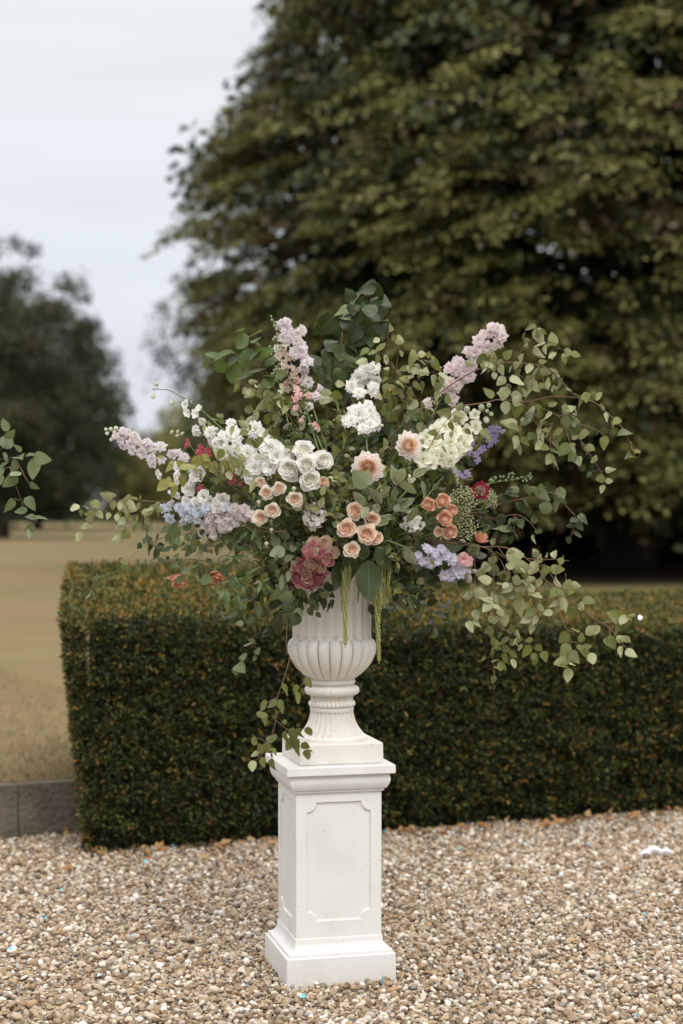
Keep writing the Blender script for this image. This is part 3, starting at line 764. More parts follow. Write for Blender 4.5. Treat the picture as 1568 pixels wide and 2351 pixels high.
def fam(key, wf, mat, **kw):
    LV[key] = [leaf_mesh('leaf', wf, mat, curl=c, fold=f, seed=i, **kw) for i, (c, f) in enumerate(((.15, .10), (.38, .25), (-.1, .18), (.28, -.10), (.6, .35)))]
fam('birch', w_birch, M_birch, n=14, serr=.055, wave=.05)
fam('birchy', w_birch, M_birchy, n=14, serr=.055, wave=.05)
fam('dark', w_birch, M_dark, n=12, serr=.02, wave=.04)
fam('ivy', w_broad, M_dark, n=12, serr=.012, wave=.09)
fam('beech', w_beech, M_beech, n=12, serr=.008, wave=.03)
fam('poplar', w_birch, M_poplar, n=12, serr=.018, wave=.03)
fam('fill', w_birch, M_fill, n=12, serr=.05, wave=.09)
fam('jas', w_lance, M_jas, n=8, wave=.01)
fam('var', w_ovate, M_var, n=10, wave=.04)
fam('pale', w_ovate, M_pale, n=8, wave=.03)
fam('big', w_ovate, M_dark, n=12, wave=.05)
def nearest(paths, p):
    best = None
    for pl in paths:
        for i, a_ in enumerate(pl):
            d = (a_-p).length
            if best is None or d < best[0]: best = (d, a_, (pl[min(i+1, len(pl)-1)]-pl[max(i-1, 0)]).normalized())
    return best
def leaf_at(root, kind, base, tipdir, nrm, L_, sb=None):
    o = mobj('leaf', random.choice(LV[kind]), root); put(o, base-root.location, tipdir, nrm, (L_*U(.85, 1.1), L_, L_)); return o
catk = MB()
for i in range(46):
    z = i/46; a_ = i*2.4; catk.blob(V(.13*math.cos(a_)*math.sin(math.pi*(z*.9+.07))**.5, .13*math.sin(a_)*math.sin(math.pi*(z*.9+.07))**.5, z), (.09, .09, .06))
CAT = mesh('catkin', catk.v, catk.f, [M_cat])
def branch(name, label, cat, k, paths, leaves=(), kind='birch', size=34, auto=0, d0=5.6, d1=5.5, under=.5, tw=None, r=.0022, group=None, droop=.35, catkins=0, spread=.03, root_px=None, mix=None, root_in=True):
    """paths: first is the main stem running outward; others start on it. Coordinates in crop pixels."""
    tw = tw or M_twig
    main = []
    allp = []
    L0 = len(paths[0])
    for j, pl in enumerate(paths):
        pp = []
        for i, (x, y) in enumerate(pl):
            X, Y = xy(k, x, y)
            f = i/(len(pl)-1)
            if j == 0: dd = d0+(d1-d0)*f
            else:
                if i == 0:
                    b_ = min(allp[0], key=lambda w: (V((w.x/w.y)*F+784, 1175.5+(HC-w.z)/w.y*F, 0)-V(X, Y, 0)).length); ds = b_.y
                dd = ds+(d1-ds)*f*.5+.03*math.sin(j*2+f*2)
            pp.append(at(X, Y, dd))
        allp.append(spline(pp, 6) if len(pp) > 2 else spline(pp, 6))
    base = allp[0][0]
    root = thing(name, label, cat, base, group)
    k2 = MB()
    for j, pl in enumerate(allp):
        rr = r if j == 0 else r*.6
        k2.tube([p_-base for p_ in pl], rr, rr*.35, 5)
    def petiole(a_, b_):
        m_ = a_.lerp(b_, .5)+V(0, 0, .002)
        k2.tube([a_-base, m_-base, b_-base], .0006, .0004, 4)
    def one(c, L_, kd=None, dirv=None):
        nr = nearest(allp, c); out = c-nr[1]
        if dirv is not None: dv = dirv
        else: dv = (out.normalized()*.8 if out.length > .002 else nr[2]*.6)+V(0, 0, -droop)+rv(.25)
        dv.y *= .5; dv.normalize()
        side = -1 if random.random() < under else 1
        n_ = V(U(-.9, .9), -U(.35, 1), U(-.1, 1.1))*side
        if side < 0: n_ = V(U(-.9, .9), U(.4, 1), U(-.5, .7))
        b_ = c-dv*L_*.5
        leaf_at(root, kd or kind, b_, dv, n_, L_)
        petiole(nr[1], b_)
    for lf in leaves:
        x, y = lf[0], lf[1]; s = lf[2] if len(lf) > 2 else size
        X, Y = xy(k, x, y); w0 = at(X, Y, 5.5); nr = min((w for pl in allp for w in pl), key=lambda w: (V(w.x/w.y*F+784, 1175.5+(HC-w.z)/w.y*F, 0)-V(X, Y, 0)).length)
        c = at(X, Y, nr.y+U(-spread, spread)); one(c, s*CROP[k][2]*5.5/F*1.12)
    for i in range(auto):
        pl = random.choice(allp+allp[1:]); 
        idx = int(len(pl)*(U(.25, 1) if pl is allp[0] else U(.1, 1))); idx = min(idx, len(pl)-1)
        a_ = pl[idx]; off = rv(1); off.normalize(); off = off*U(.6, 1.5)*size*PX+V(0, 0, -.4*size*PX)
        kd = random.choice(mix) if mix else None
        one(a_+off, size*PX*U(.65, 1.1), kd)
    for i in range(catkins):
        pl = random.choice(allp); a_ = pl[int(len(pl)*U(.3, .95))]
        o = mobj('catkin', CAT, root); L_ = U(.014, .022); putz(o, a_-base+V(0, -.002, 0), V(U(-.6, .6), -.2, -1), (L_*.9, L_*.9, L_))
    k2.build('stem', [tw], root)
    return root
B = 'birch_branch'; BC = 'birch branch'
sz = 92
# --- upper right sprays
branch(B, 'long arching birch branch reaching furthest right above the dark background, tip drooping', BC, 'E',
       [[(-900, 1500), (-300, 960), (190, 835), (290, 815), (510, 830), (700, 790), (890, 795), (1050, 830), (1180, 930), (1290, 1040), (1350, 1150), (1390, 1250), (1382, 1290)],
        [(520, 830), (650, 890), (770, 950), (900, 1070), (980, 1190), (1060, 1310), (1130, 1430), (1150, 1550)],
        [(770, 950), (860, 935), (980, 940)], [(930, 1010), (1080, 1060), (1150, 1110)], [(380, 820), (375, 740), (370, 690)], [(470, 960), (460, 1060), (455, 1130)],
        [(600, 880), (560, 960), (640, 1060)], [(720, 1000), (700, 1120), (720, 1300), (740, 1380)], [(820, 1020), (860, 1150), (900, 1260)]],
       [(425, 830, 110), (437, 905, 105), (340, 880, 110), (205, 755, 100), (410, 1035, 110), (420, 1165, 110), (610, 1050, 100), (610, 1100, 100), (855, 885, 120), (725, 855, 80), (920, 970, 95), (955, 830, 90),
        (1100, 785, 80), (1160, 960, 90), (1120, 880, 70), (1215, 1010, 80), (1250, 985, 90), (1325, 1075, 130), (1375, 1195, 85), (1415, 1240, 60), (1380, 1285, 75), (830, 985, 100), (985, 1100, 110), (495, 1155, 75),
        (600, 1190, 100), (640, 1125, 90), (750, 1340, 100), (700, 1300, 90), (890, 1280, 90), (945, 1315, 75), (1030, 1215, 95), (1140, 1160, 110), (1055, 1300, 90), (1185, 1390, 70), (1120, 1460, 80), (1185, 1480, 60), (1130, 1545, 70),
        (1130, 870, 80), (820, 1220, 120), (760, 1180, 90), (870, 1200, 90), (745, 1240, 90), (320, 765, 100), (430, 780, 90), (540, 905, 110), (370, 1010, 120), (770, 1080, 90), (690, 1090, 100)],
       size=sz, auto=34, mix=['birch', 'dark', 'dark'], d0=5.6, d1=5.45, under=.62, r=.0030, catkins=3)
branch(B, 'leafy birch branch above the arching one, ending in pale leaves at the top right', BC, 'E',
       [[(-800, 1300), (-250, 800), (60, 590), (300, 515), (460, 515), (600, 530), (690, 560), (780, 640), (890, 770), (1000, 770), (1060, 735)],
        [(370, 510), (450, 430), (560, 350), (680, 350), (800, 400), (850, 440)], [(560, 350), (555, 310), (600, 260)], [(500, 360), (490, 300), (497, 240)], [(480, 515), (430, 600), (400, 640)],
        [(600, 530), (640, 620), (660, 700), (740, 720)], [(300, 515), (260, 480), (180, 470)], [(400, 540), (480, 640), (560, 700)]],
       [(590, 275, 110), (730, 318, 105), (625, 305, 75), (850, 423, 90), (722, 457, 85), (812, 460, 55), (620, 365, 90), (600, 430, 110), (660, 400, 80), (520, 325, 50), (520, 362, 60), (465, 470, 85), (640, 495, 65), (740, 615, 85),
        (685, 680, 80), (300, 565, 95), (200, 540, 140), (230, 460, 120), (150, 480, 110), (285, 500, 80), (430, 595, 80), (430, 665, 130), (520, 715, 130), (570, 700, 120), (480, 740, 140), (330, 765, 110), (730, 570, 80),
        (770, 680, 100), (300, 660, 90), (530, 560, 90), (560, 590, 110), (430, 520, 80), (370, 560, 70), (30, 510, 80), (660, 580, 90), (730, 725, 80), (860, 720, 80), (990, 790, 80), (1060, 770, 60), (620, 250, 60)],
       size=sz, auto=26, d0=5.6, d1=5.5, under=.7, r=.0026, catkins=5)
# --- mid right
branch(B, 'dark green birch branch on the right with three small leaves dangling at its end', BC, 'I',
       [[(-700, 500), (-100, 300), (200, 240), (380, 190), (590, 150), (700, 120), (800, 190), (860, 260), (910, 320), (890, 430), (860, 500)],
        [(380, 190), (430, 120), (470, 50)], [(590, 150), (640, 90), (690, 60)], [(700, 120), (760, 110), (800, 100)], [(590, 150), (640, 200), (680, 260)], [(200, 240), (260, 220), (310, 160)]],
       [(622, 112, 130), (790, 135, 120), (710, 95, 90), (668, 245, 130), (755, 208, 110), (970, 325, 90), (945, 392, 90), (925, 463, 75), (852, 515, 70), (864, 385, 60), (895, 350, 75), (520, 95, 90), (400, 130, 100), (315, 165, 90),
        (480, 255, 90), (500, 210, 80), (560, 90, 70)], kind='dark', size=90, auto=14, d0=5.6, d1=5.55, under=.15, r=.0022)
branch(B, 'shaded birch twig just below the dark green right branch', BC, 'I',
       [[(-500, 500), (50, 290), (230, 330), (400, 300), (480, 320), (560, 390), (600, 460)], [(230, 330), (330, 400), (420, 460)], [(400, 300), (460, 370), (430, 420)], [(100, 300), (180, 420), (260, 460)]],
       [(460, 370, 100), (580, 342, 80), (612, 440, 75), (562, 505, 75), (335, 420, 110), (205, 385, 110), (370, 360, 70), (300, 355, 120), (120, 350, 100), (410, 350, 60), (435, 468, 85), (395, 420, 90), (250, 480, 90), (390, 505, 80)],
       kind='dark', size=90, auto=12, d0=5.6, d1=5.55, under=.3, catkins=1)
# --- big lower right
branch(B, 'large sweeping birch branch at lower right hanging over the hedge', BC, 'I',
       [[(-900, 450), (-400, 500), (0, 550), (160, 565), (300, 565), (420, 600), (520, 670), (600, 740), (660, 830), (760, 910), (840, 980), (950, 1060), (1060, 1150), (1180, 1220), (1250, 1300), (1330, 1400)],
        [(1100, 1185), (1180, 1190), (1250, 1180), (1330, 1140), (1400, 1150)], [(770, 920), (780, 1000), (790, 1130), (840, 1250), (870, 1340), (870, 1410), (855, 1550)],
        [(600, 730), (660, 715), (700, 780), (760, 860), (830, 930)], [(870, 1340), (940, 1360), (990, 1440)], [(840, 1250), (930, 1270), (980, 1290)], [(520, 660), (640, 670), (760, 665), (860, 680)],
        [(1180, 1220), (1200, 1290), (1195, 1330)], [(640, 810), (560, 850), (500, 860)]],
       [(1250, 1135, 125), (1258, 1235, 110), (1318, 1318, 105), (1365, 1440, 95), (1205, 1350, 110), (1047, 1250, 110), (1018, 1003, 95), (965, 1053, 85), (805, 1505, 130), (893, 1465, 125), (973, 1432, 125), (1048, 1482, 100), (850, 1615, 105),
        (825, 1402, 100), (962, 1310, 75), (815, 1310, 110), (885, 1105, 110), (805, 1030, 110), (740, 1035, 85), (682, 1108, 80), (758, 745, 110), (750, 845, 120), (845, 870, 115), (835, 820, 90), (880, 935, 70), (795, 935, 80), (735, 940, 90),
        (732, 627, 65), (585, 620, 65), (660, 885, 70), (610, 855, 70), (545, 830, 75), (655, 765, 110), (790, 680, 60), (820, 660, 70), (560, 740, 110), (620, 665, 90), (1375, 1130, 70), (1300, 1165, 90), (1275, 1420, 80), (905, 1240, 90)],
       size=sz, auto=16, d0=5.62, d1=5.35, under=.5, r=.0032, catkins=5)
branch(B, 'birch branch with crowded pale leaves hanging just right of the lavender flowers', BC, 'I',
       [[(-700, 480), (-100, 520), (160, 570), (280, 650), (330, 740), (430, 880), (500, 960), (560, 1050), (620, 1130)],
        [(225, 615), (235, 760), (240, 900), (240, 1030)], [(280, 570), (340, 660), (390, 760), (470, 830)], [(330, 740), (300, 830), (300, 940), (330, 1100)], [(80, 650), (90, 780), (80, 900), (60, 1040)],
        [(500, 960), (560, 970), (590, 1000)], [(400, 830), (400, 900), (440, 1020)]],
       [(165, 835, 110), (190, 1050, 115), (130, 950, 110), (215, 930, 90), (478, 728, 125), (413, 632, 135), (322, 795, 100), (542, 828, 70), (445, 1040, 125), (590, 975, 110), (160, 720, 80), (225, 670, 100), (290, 630, 95), (390, 715, 100),
        (425, 840, 90), (375, 790, 90), (345, 900, 110), (320, 1000, 110), (290, 1105, 80), (330, 1165, 100), (575, 1165, 75), (550, 1235, 70), (505, 1165, 95), (140, 790, 100), (120, 910, 60), (90, 1120, 80), (45, 1220, 95), (95, 1185, 75),
        (180, 1000, 100), (270, 1060, 70), (490, 800, 80), (520, 890, 100), (285, 960, 80), (15, 955, 90), (180, 740, 90), (470, 900, 90), (360, 960, 100), (240, 980, 110), (300, 880, 90), (550, 905, 60)],
       size=sz, auto=26, d0=5.55, d1=5.40, under=.85, r=.0024, catkins=4)
branch(B, 'thin trailing birch twigs hanging lowest on the right in front of the hedge face', BC, 'I',
       [[(-300, 500), (0, 800), (120, 1000), (180, 1180), (220, 1300), (230, 1420), (245, 1600)], [(180, 1000), (280, 1100), (350, 1230), (370, 1310), (380, 1440)], [(350, 1230), (450, 1300), (560, 1390), (640, 1440)],
        [(220, 1350), (290, 1380), (320, 1440)], [(560, 1390), (590, 1350), (530, 1320)]],
       [(275, 1365, 80), (403, 1445, 75), (398, 1522, 75), (505, 1415, 110), (575, 1495, 80), (660, 1462, 85), (612, 1392, 65), (530, 1330, 60), (430, 1340, 90), (395, 1255, 80), (232, 1318, 45), (250, 1495, 65), (280, 1555, 80), (310, 1540, 80),
        (248, 1605, 50), (243, 1650, 70), (205, 1250, 90), (330, 1330, 90), (160, 1100, 90), (340, 1400, 80), (150, 1480, 50), (225, 1160, 80)],
       kind='birch', size=72, auto=16, d0=5.6, d1=5.5, under=.25, r=.0018)
# --- left
branch(B, 'long horizontal birch branch reaching left over the brown lawn', BC, 'F',
       [[(1700, 700), (1250, 520), (940, 430), (770, 415), (560, 400), (430, 430), (350, 480), (220, 460), (130, 480)],
        [(700, 430), (712, 560), (705, 640)], [(600, 410), (590, 540), (580, 640), (550, 720)], [(470, 420), (480, 480), (540, 520), (640, 540), (700, 520)], [(370, 480), (320, 570), (280, 650)], [(860, 420), (830, 480), (850, 520)]],
       [(165, 477, 110), (335, 428, 95), (420, 378, 100), (465, 347, 85), (585, 397, 100), (640, 382, 95), (620, 460, 120), (285, 530, 85), (260, 462, 65), (217, 506, 50), (760, 645, 85), (590, 685, 85), (520, 720, 85), (540, 450, 80),
        (475, 437, 80), (440, 535, 60), (735, 400, 75), (680, 450, 70), (800, 470, 90), (510, 570, 100), (550, 580, 80), (530, 630, 60), (510, 548, 60), (765, 505, 95), (595, 510, 80), (850, 480, 80), (370, 520, 80), (300, 500, 55), (275, 640, 70), (655, 630, 60),
        (760, 550, 55), (660, 560, 70), (700, 395, 70), (300, 620, 45), (830, 440, 70)], size=80, auto=12, d0=5.6, d1=5.5, under=.45, r=.0022, catkins=3)
branch(B, 'dark birch twig crossing below the blue flowers on the left', BC, 'G',
       [[(780, 770), (640, 775), (500, 755), (380, 690), (240, 632), (130, 645), (0, 680), (-120, 720)], [(130, 645), (60, 740), (-10, 800)], [(650, 775), (610, 850), (585, 890)]],
       [(690, 810, 50), (-150, 730, 60)], kind='dark', size=60, auto=2, d0=5.32, d1=5.36, r=.0026)
branch('leafy_twig', 'small green twig with pointed leaves hanging at left above the hedge', 'leafy twig', 'F',
       [[(1300, 560), (1050, 620), (950, 690), (860, 720), (820, 790), (880, 850), (960, 900), (1000, 940)], [(855, 500), (840, 700), (850, 860), (880, 940)], [(860, 720), (760, 740), (700, 780)]],
       [(690, 780, 60), (770, 720, 70), (830, 710, 80), (880, 810, 70), (905, 890, 60), (1000, 860, 55), (1020, 905, 65), (970, 955, 60), (990, 935, 50), (935, 800, 70), (850, 790, 60), (780, 790, 90), (825, 850, 90), (740, 740, 60)],
       kind='dark', size=58, auto=10, d0=5.55, d1=5.4, under=.1, r=.0012)
branch('jasmine_vine', 'thin pale jasmine vine curling down to the left in front of the hedge top', 'jasmine vine', 'F',
       [[(1400, 600), (1100, 680), (900, 715), (850, 730), (720, 790), (600, 900), (500, 990), (390, 1030), (320, 1080), (300, 1180)], [(600, 905), (560, 900), (500, 900)], [(590, 905), (600, 1000), (605, 1080)], [(390, 1030), (360, 1080), (355, 1150)], [(590, 930), (545, 1000), (535, 1050)]],
       [(545, 885, 55), (525, 925, 55), (590, 965, 70), (585, 1000, 50), (350, 1020, 60), (345, 1045, 55), (320, 1060, 60), (330, 1040, 55), (355, 1100, 60), (285, 1185, 60), (310, 1165, 45), (295, 1160, 50), (600, 1060, 45), (365, 1060, 60), (275, 1200, 55)],
       kind='jas', size=55, auto=4, d0=5.5, d1=5.35, under=.4, tw=M_gtwig, r=.0014)
for (lb, pts_, lv) in (
    ('jasmine stem with paired pointed leaves hanging left of centre', [[(600, 560), (480, 640), (400, 700), (360, 800), (335, 930), (345, 1060), (370, 1150), (470, 1210), (600, 1220)], [(360, 800), (450, 770), (560, 740)], [(370, 1150), (330, 1200), (300, 1330)]],
     [(395, 790, 110), (445, 820, 110), (510, 800, 100), (550, 850, 150), (540, 900, 160), (480, 780, 90), (395, 900, 110), (300, 960, 80), (380, 980, 100), (310, 1060, 140), (280, 1010, 80), (440, 920, 90), (370, 1030, 90), (410, 1110, 90), (440, 1160, 90), (490, 1095, 110), (300, 1310, 130), (340, 1230, 80), (290, 1180, 80), (480, 1120, 80), (610, 1170, 70), (560, 1240, 90), (590, 1270, 90), (640, 1240, 80), (620, 1200, 70), (580, 1190, 60), (650, 1280, 70)]),):
    branch('jasmine_vine', lb, 'jasmine vine', 'G', pts_, lv, kind='jas', size=95, auto=24, d0=5.45, d1=5.28, under=.1, tw=M_gtwig, r=.0016)
branch('poplar_sprig', 'bluish green leafy sprig with broad leaves hanging at lower left', 'leafy sprig', 'F',
       [[(1500, 700), (1330, 740), (1200, 800), (1150, 900), (1210, 1000), (1240, 1120), (1330, 1250), (1400, 1350)], [(1200, 700), (1060, 680), (980, 650)], [(1330, 740), (1420, 700), (1460, 650)], [(1210, 950), (1140, 960), (1120, 990)], [(1400, 900), (1380, 1000), (1370, 1100), (1420, 1240)]],
       [(1140, 760, 180), (965, 690, 160), (910, 650, 90), (1215, 970, 105), (1210, 1020, 90), (1240, 1110, 110), (1070, 985, 80), (1170, 940, 90), (1360, 990, 120), (1440, 750, 120), (1455, 665, 90), (1330, 1230, 130), (1440, 1260, 120), (1270, 900, 70), (985, 760, 120),
        (1250, 1060, 100), (1390, 1190, 120), (1510, 1060, 100), (1540, 1120, 110), (1220, 800, 80), (1100, 600, 60), (1020, 1060, 70)], kind='poplar', size=95, auto=20, d0=5.5, d1=5.35, under=.2, r=.0016)
branch(B, 'short trailing birch twig ending in four leaves at lower left over the hedge', BC, 'J',
       [[(100, -300), (60, -40), (-10, 100), (180, 200), (190, 460), (150, 540), (110, 650), (60, 760)], [(150, 600), (200, 600), (215, 640)]],
       [(130, 592, 80), (205, 635, 80), (93, 690, 85), (58, 762, 120), (20, 810, 90), (150, 380, 80), (215, 300, 85), (-5, 330, 90), (60, 410, 60), (5, 60, 100)], kind='poplar', size=80, auto=5, d0=5.5, d1=5.42, under=.3, r=.0014, catkins=1)
branch(B, 'longest trailing birch twig hanging down left of the urn to the pedestal cap', BC, 'J',
       [[(560, -250), (470, 100), (450, 400), (447, 620), (470, 690), (420, 870), (370, 1020), (355, 1200), (330, 1310), (290, 1420), (230, 1500), (170, 1545)],
        [(470, 690), (560, 800), (605, 880), (560, 920), (520, 960)], [(355, 1200), (460, 1280), (540, 1275), (620, 1265)], [(530, 1360), (580, 1400), (620, 1440), (650, 1460)], [(365, 1020), (300, 1050), (250, 1110), (240, 1160)], [(290, 1420), (320, 1490), (320, 1540)], [(300, 1400), (220, 1350), (160, 1380)]],
       [(628, 893, 90), (532, 1018, 90), (575, 970, 55), (518, 950, 80), (436, 945, 105), (402, 1085, 105), (335, 1072, 95), (262, 1085, 95), (268, 1190, 110), (245, 1150, 90), (368, 1143, 50), (628, 1300, 90), (490, 1330, 125), (432, 1335, 80), (520, 1415, 115), (460, 1400, 110), (480, 1400, 100),
        (600, 1415, 75), (612, 1490, 95), (650, 1465, 50), (315, 1343, 105), (292, 1435, 110), (225, 1440, 90), (178, 1375, 80), (190, 1478, 60), (253, 1548, 85), (322, 1560, 75), (168, 1580, 90), (335, 1500, 65), (340, 1450, 70), (545, 1310, 75), (430, 1218, 50)],
       kind='birch', size=80, auto=0, d0=5.42, d1=5.36, under=.12, r=.0022, droop=.5)
# --- separate branch poking in at the left edge of the picture
branch(B, 'separate grey green birch branch poking in from beyond the left edge of the picture', BC, 'K',
       [[(-600, 1500), (-200, 1640), (0, 1700), (110, 1690), (150, 1750), (180, 1800)], [(-60, 1680), (0, 1590), (40, 1560)], [(60, 1695), (95, 1800), (140, 1930)], [(-100, 1660), (60, 1640), (150, 1620), (210, 1650)], [(135, 1910), (150, 1980), (200, 2050), (250, 2110), (268, 2140)], [(120, 1900), (90, 1890), (70, 1910)]],
       [(35, 1435, 75), (62, 1490, 80), (45, 1532, 100), (25, 1632, 70), (108, 1620, 100), (190, 1617, 75), (262, 1638, 105), (200, 1695, 125), (66, 1782, 100), (205, 1812, 60), (100, 1740, 80), (5, 1718, 60), (65, 1930, 80), (130, 1968, 72), (186, 1995, 75), (180, 2075, 62), (238, 2003, 80), (188, 1915, 85),
        (285, 2105, 45), (110, 1575, 60), (30, 1680, 70), (90, 1690, 80), (-40, 1600, 80), (-50, 1760, 90), (10, 1770, 60), (185, 2100, 60)], kind='poplar', size=75, auto=0, d0=5.5, d1=5.45, under=.35, r=.0026)
# --- top: beech, dark poplar
branch('beech_branch', 'beech branch with large flat green leaves fanned out at upper left', 'beech branch', 'B',
       [[(1000, 1500), (760, 1100), (640, 860), (560, 740), (400, 700), (240, 690), (120, 760)], [(560, 740), (480, 640), (430, 540), (400, 470)], [(400, 700), (330, 650), (280, 600)], [(560, 740), (540, 620), (520, 520)], [(560, 740), (560, 800), (600, 830)]],
       [(400, 480, 150), (520, 490, 150), (410, 560, 150), (530, 540, 150), (300, 640, 160), (175, 665, 130), (120, 765, 110), (245, 770, 140), (340, 800, 170), (440, 690, 190), (560, 660, 150), (545, 810, 150), (440, 830, 140), (640, 720, 110), (640, 830, 120), (570, 590, 120), (350, 720, 120), (630, 900, 140)],
       kind='beech', size=130, auto=2, d0=5.6, d1=5.5, under=.12, r=.0025, droop=.0)
branch('dark_leafed_stem', 'tall stem of dark glossy drooping leaves rising highest in the middle', 'leafy stem', 'B',
       [[(1350, 1600), (1330, 1100), (1250, 900), (1230, 600), (1260, 420), (1330, 300), (1420, 180), (1500, 120)], [(1260, 420), (1200, 380), (1130, 430)], [(1330, 300), (1450, 330), (1540, 420)], [(1230, 600), (1160, 640), (1120, 700)], [(1250, 480), (1380, 520), (1500, 560)], [(1240, 750), (1350, 780), (1420, 850)], [(1420, 180), (1500, 210), (1560, 260)], [(1250, 900), (1150, 880), (1080, 850)]],
       [(1110, 430, 190), (1170, 350, 150), (1260, 340, 150), (1200, 450, 150), (1340, 230, 150), (1440, 120, 150), (1520, 150, 150), (1560, 230, 170), (1400, 270, 130), (1480, 330, 160), (1540, 400, 150), (1380, 400, 160), (1160, 570, 190), (1290, 500, 170), (1400, 520, 190), (1500, 560, 160), (1340, 620, 170), (1450, 680, 170),
        (1130, 680, 150), (1060, 810, 170), (1170, 780, 160), (1270, 740, 180), (1230, 880, 170), (1110, 900, 140), (1380, 770, 160), (1300, 850, 170), (1090, 940, 120), (1480, 500, 170), (1560, 330, 150), (1560, 480, 150), (1220, 660, 160), (1420, 600, 170), (1310, 420, 170), (1240, 1000, 170), (1150, 1000, 150)],
       kind='ivy', size=150, auto=22, d0=5.74, d1=5.74, under=.14, r=.003, droop=.5)
branch(B, 'upright birch twig with green cones rising behind the white delphinium', BC, 'C',
       [[(620, 1900), (570, 1150), (565, 900), (570, 700), (600, 620)], [(560, 850), (540, 770), (500, 710), (430, 655)], [(580, 620), (540, 570), (490, 530), (500, 480), (520, 460)], [(570, 870), (640, 920), (700, 990), (750, 1060)]],
       [(523, 440, 90), (590, 550, 95), (548, 530, 60), (430, 600, 110), (395, 555, 70), (300, 640, 80), (410, 705, 75), (470, 710, 80), (483, 785, 45), (360, 650, 80), (280, 730, 90), (650, 1060, 110), (690, 1080, 110), (600, 660, 60)], size=85, auto=4, d0=5.6, d1=5.5, under=.5, catkins=7, r=.0026)
branch(B, 'bushy birch sprig between the white and the lilac delphiniums at top right of centre', BC, 'C',
       [[(640, 1900), (620, 1200), (640, 1000), (680, 860), (700, 760), (720, 700)], [(650, 960), (760, 860), (860, 810), (930, 850)], [(640, 1000), (540, 960), (470, 1000)], [(640, 1080), (760, 1120), (860, 1170), (1000, 1165)], [(650, 940), (600, 880), (510, 890)], [(700, 800), (780, 740), (880, 750)]],
       [(695, 697, 100), (780, 720, 90), (720, 775, 90), (810, 800, 90), (885, 750, 95), (625, 785, 65), (950, 855, 110), (865, 875, 90), (640, 850, 90), (600, 870, 80), (740, 920, 100), (780, 930, 90), (470, 1005, 90), (530, 1030, 100), (500, 1100, 90), (840, 1120, 90), (740, 1160, 110), (805, 1165, 75), (830, 1230, 110), (760, 1270, 100),
        (535, 1180, 90), (700, 1170, 80), (470, 940, 80), (600, 975, 70), (580, 1110, 80), (660, 1200, 80), (430, 1440, 90), (980, 1030, 80), (900, 930, 80), (960, 1150, 110), (890, 1000, 90)],
       size=85, auto=50, d0=5.62, d1=5.42, under=.45, catkins=3, mix=['birch', 'birch', 'dark', 'birchy'])
branch(B, 'birch branch rising from the centre below the beech leaves, leaves pale', BC, 'B',
       [[(1100, 1700), (900, 1400), (700, 1250), (600, 1100), (540, 990), (430, 900), (370, 890)], [(700, 1250), (760, 1150), (820, 1080)], [(600, 1100), (680, 1040), (760, 1010)], [(540, 990), (560, 940), (640, 990)], [(620, 1130), (520, 1160), (480, 1230), (430, 1210)]],
       [(370, 900, 90), (370, 940, 60), (440, 965, 60), (480, 985, 100), (555, 945, 80), (620, 965, 80), (500, 890, 60), (610, 1020, 70), (590, 1090, 120), (465, 1115, 90), (530, 1180, 110), (640, 1080, 100), (690, 1170, 90), (800, 1040, 90), (850, 1150, 80), (880, 1110, 70), (710, 1220, 90), (790, 1250, 80), (855, 1320, 60), (700, 1310, 80),
        (400, 1210, 90), (630, 1200, 90), (720, 1060, 90), (920, 1250, 100), (1110, 980, 90), (1200, 1000, 90), (1100, 1040, 100), (1180, 1040, 90), (1220, 910, 70), (960, 1330, 80), (780, 1450, 100), (820, 1480, 100), (800, 1540, 90), (860, 1400, 70)], size=85, auto=30, d0=5.6, d1=5.40, under=.55, mix=['birch', 'birch', 'pale'])
branch(B, 'birch sprig with serrated yellow green leaves among the white flowers at left', BC, 'F',
       [[(1700, 500), (1450, 300), (1300, 200), (1150, 150), (1000, 130), (920, 100)], [(1150, 150), (1080, 200), (960, 260)], [(1300, 200), (1380, 120), (1450, 60)], [(1300, 200), (1250, 100), (1200, 40)], [(1450, 300), (1520, 340), (1560, 380)]],
       [(935, 125, 105), (1085, 120, 115), (950, 255, 105), (1048, 245, 90), (885, 285, 110), (1175, 85, 90), (1355, 30, 100), (1470, 100, 120), (1520, 370, 110), (1245, 60, 80), (1240, 100, 80), (1400, 130, 100), (1300, 130, 100), (1355, 430, 90), (1490, 400, 100), (1420, 210, 110), (1300, 170, 80), (1330, 260, 90), (960, 370, 60), (1540, 60, 80)],
       kind='birchy', size=90, auto=14, d0=5.55, d1=5.27, under=.35)
# --- variegated and pale foliage near the front
def VB(lb, k, paths, lv, kind='var', size=105, auto=10, d1=5.28, under=.3, tw=M_twig, name='variegated_sprig', cat='variegated sprig', d0=5.5):
    return branch(name, lb, cat, k, paths, lv, kind=kind, size=size, auto=auto, d0=d0, d1=d1, under=under, tw=tw, r=.0016, droop=.15)
VB('cream edged dogwood sprig below the two dahlias', 'H', [[(900, 900), (650, 640), (560, 560), (430, 570), (330, 570)], [(560, 560), (570, 450), (590, 380)], [(560, 560), (650, 600), (740, 620)], [(430, 570), (450, 640), (455, 700)]],
   [(595, 300, 160), (760, 290, 120), (660, 410, 150), (790, 430, 150), (445, 430, 130), (380, 480, 160), (385, 600, 110), (455, 680, 130), (260, 500, 120), (230, 610, 140), (300, 620, 110), (520, 580, 90), (370, 660, 90), (680, 600, 140), (700, 640, 130), (325, 700, 110), (640, 530, 130), (500, 660, 100), (590, 560, 90), (560, 320, 140)])
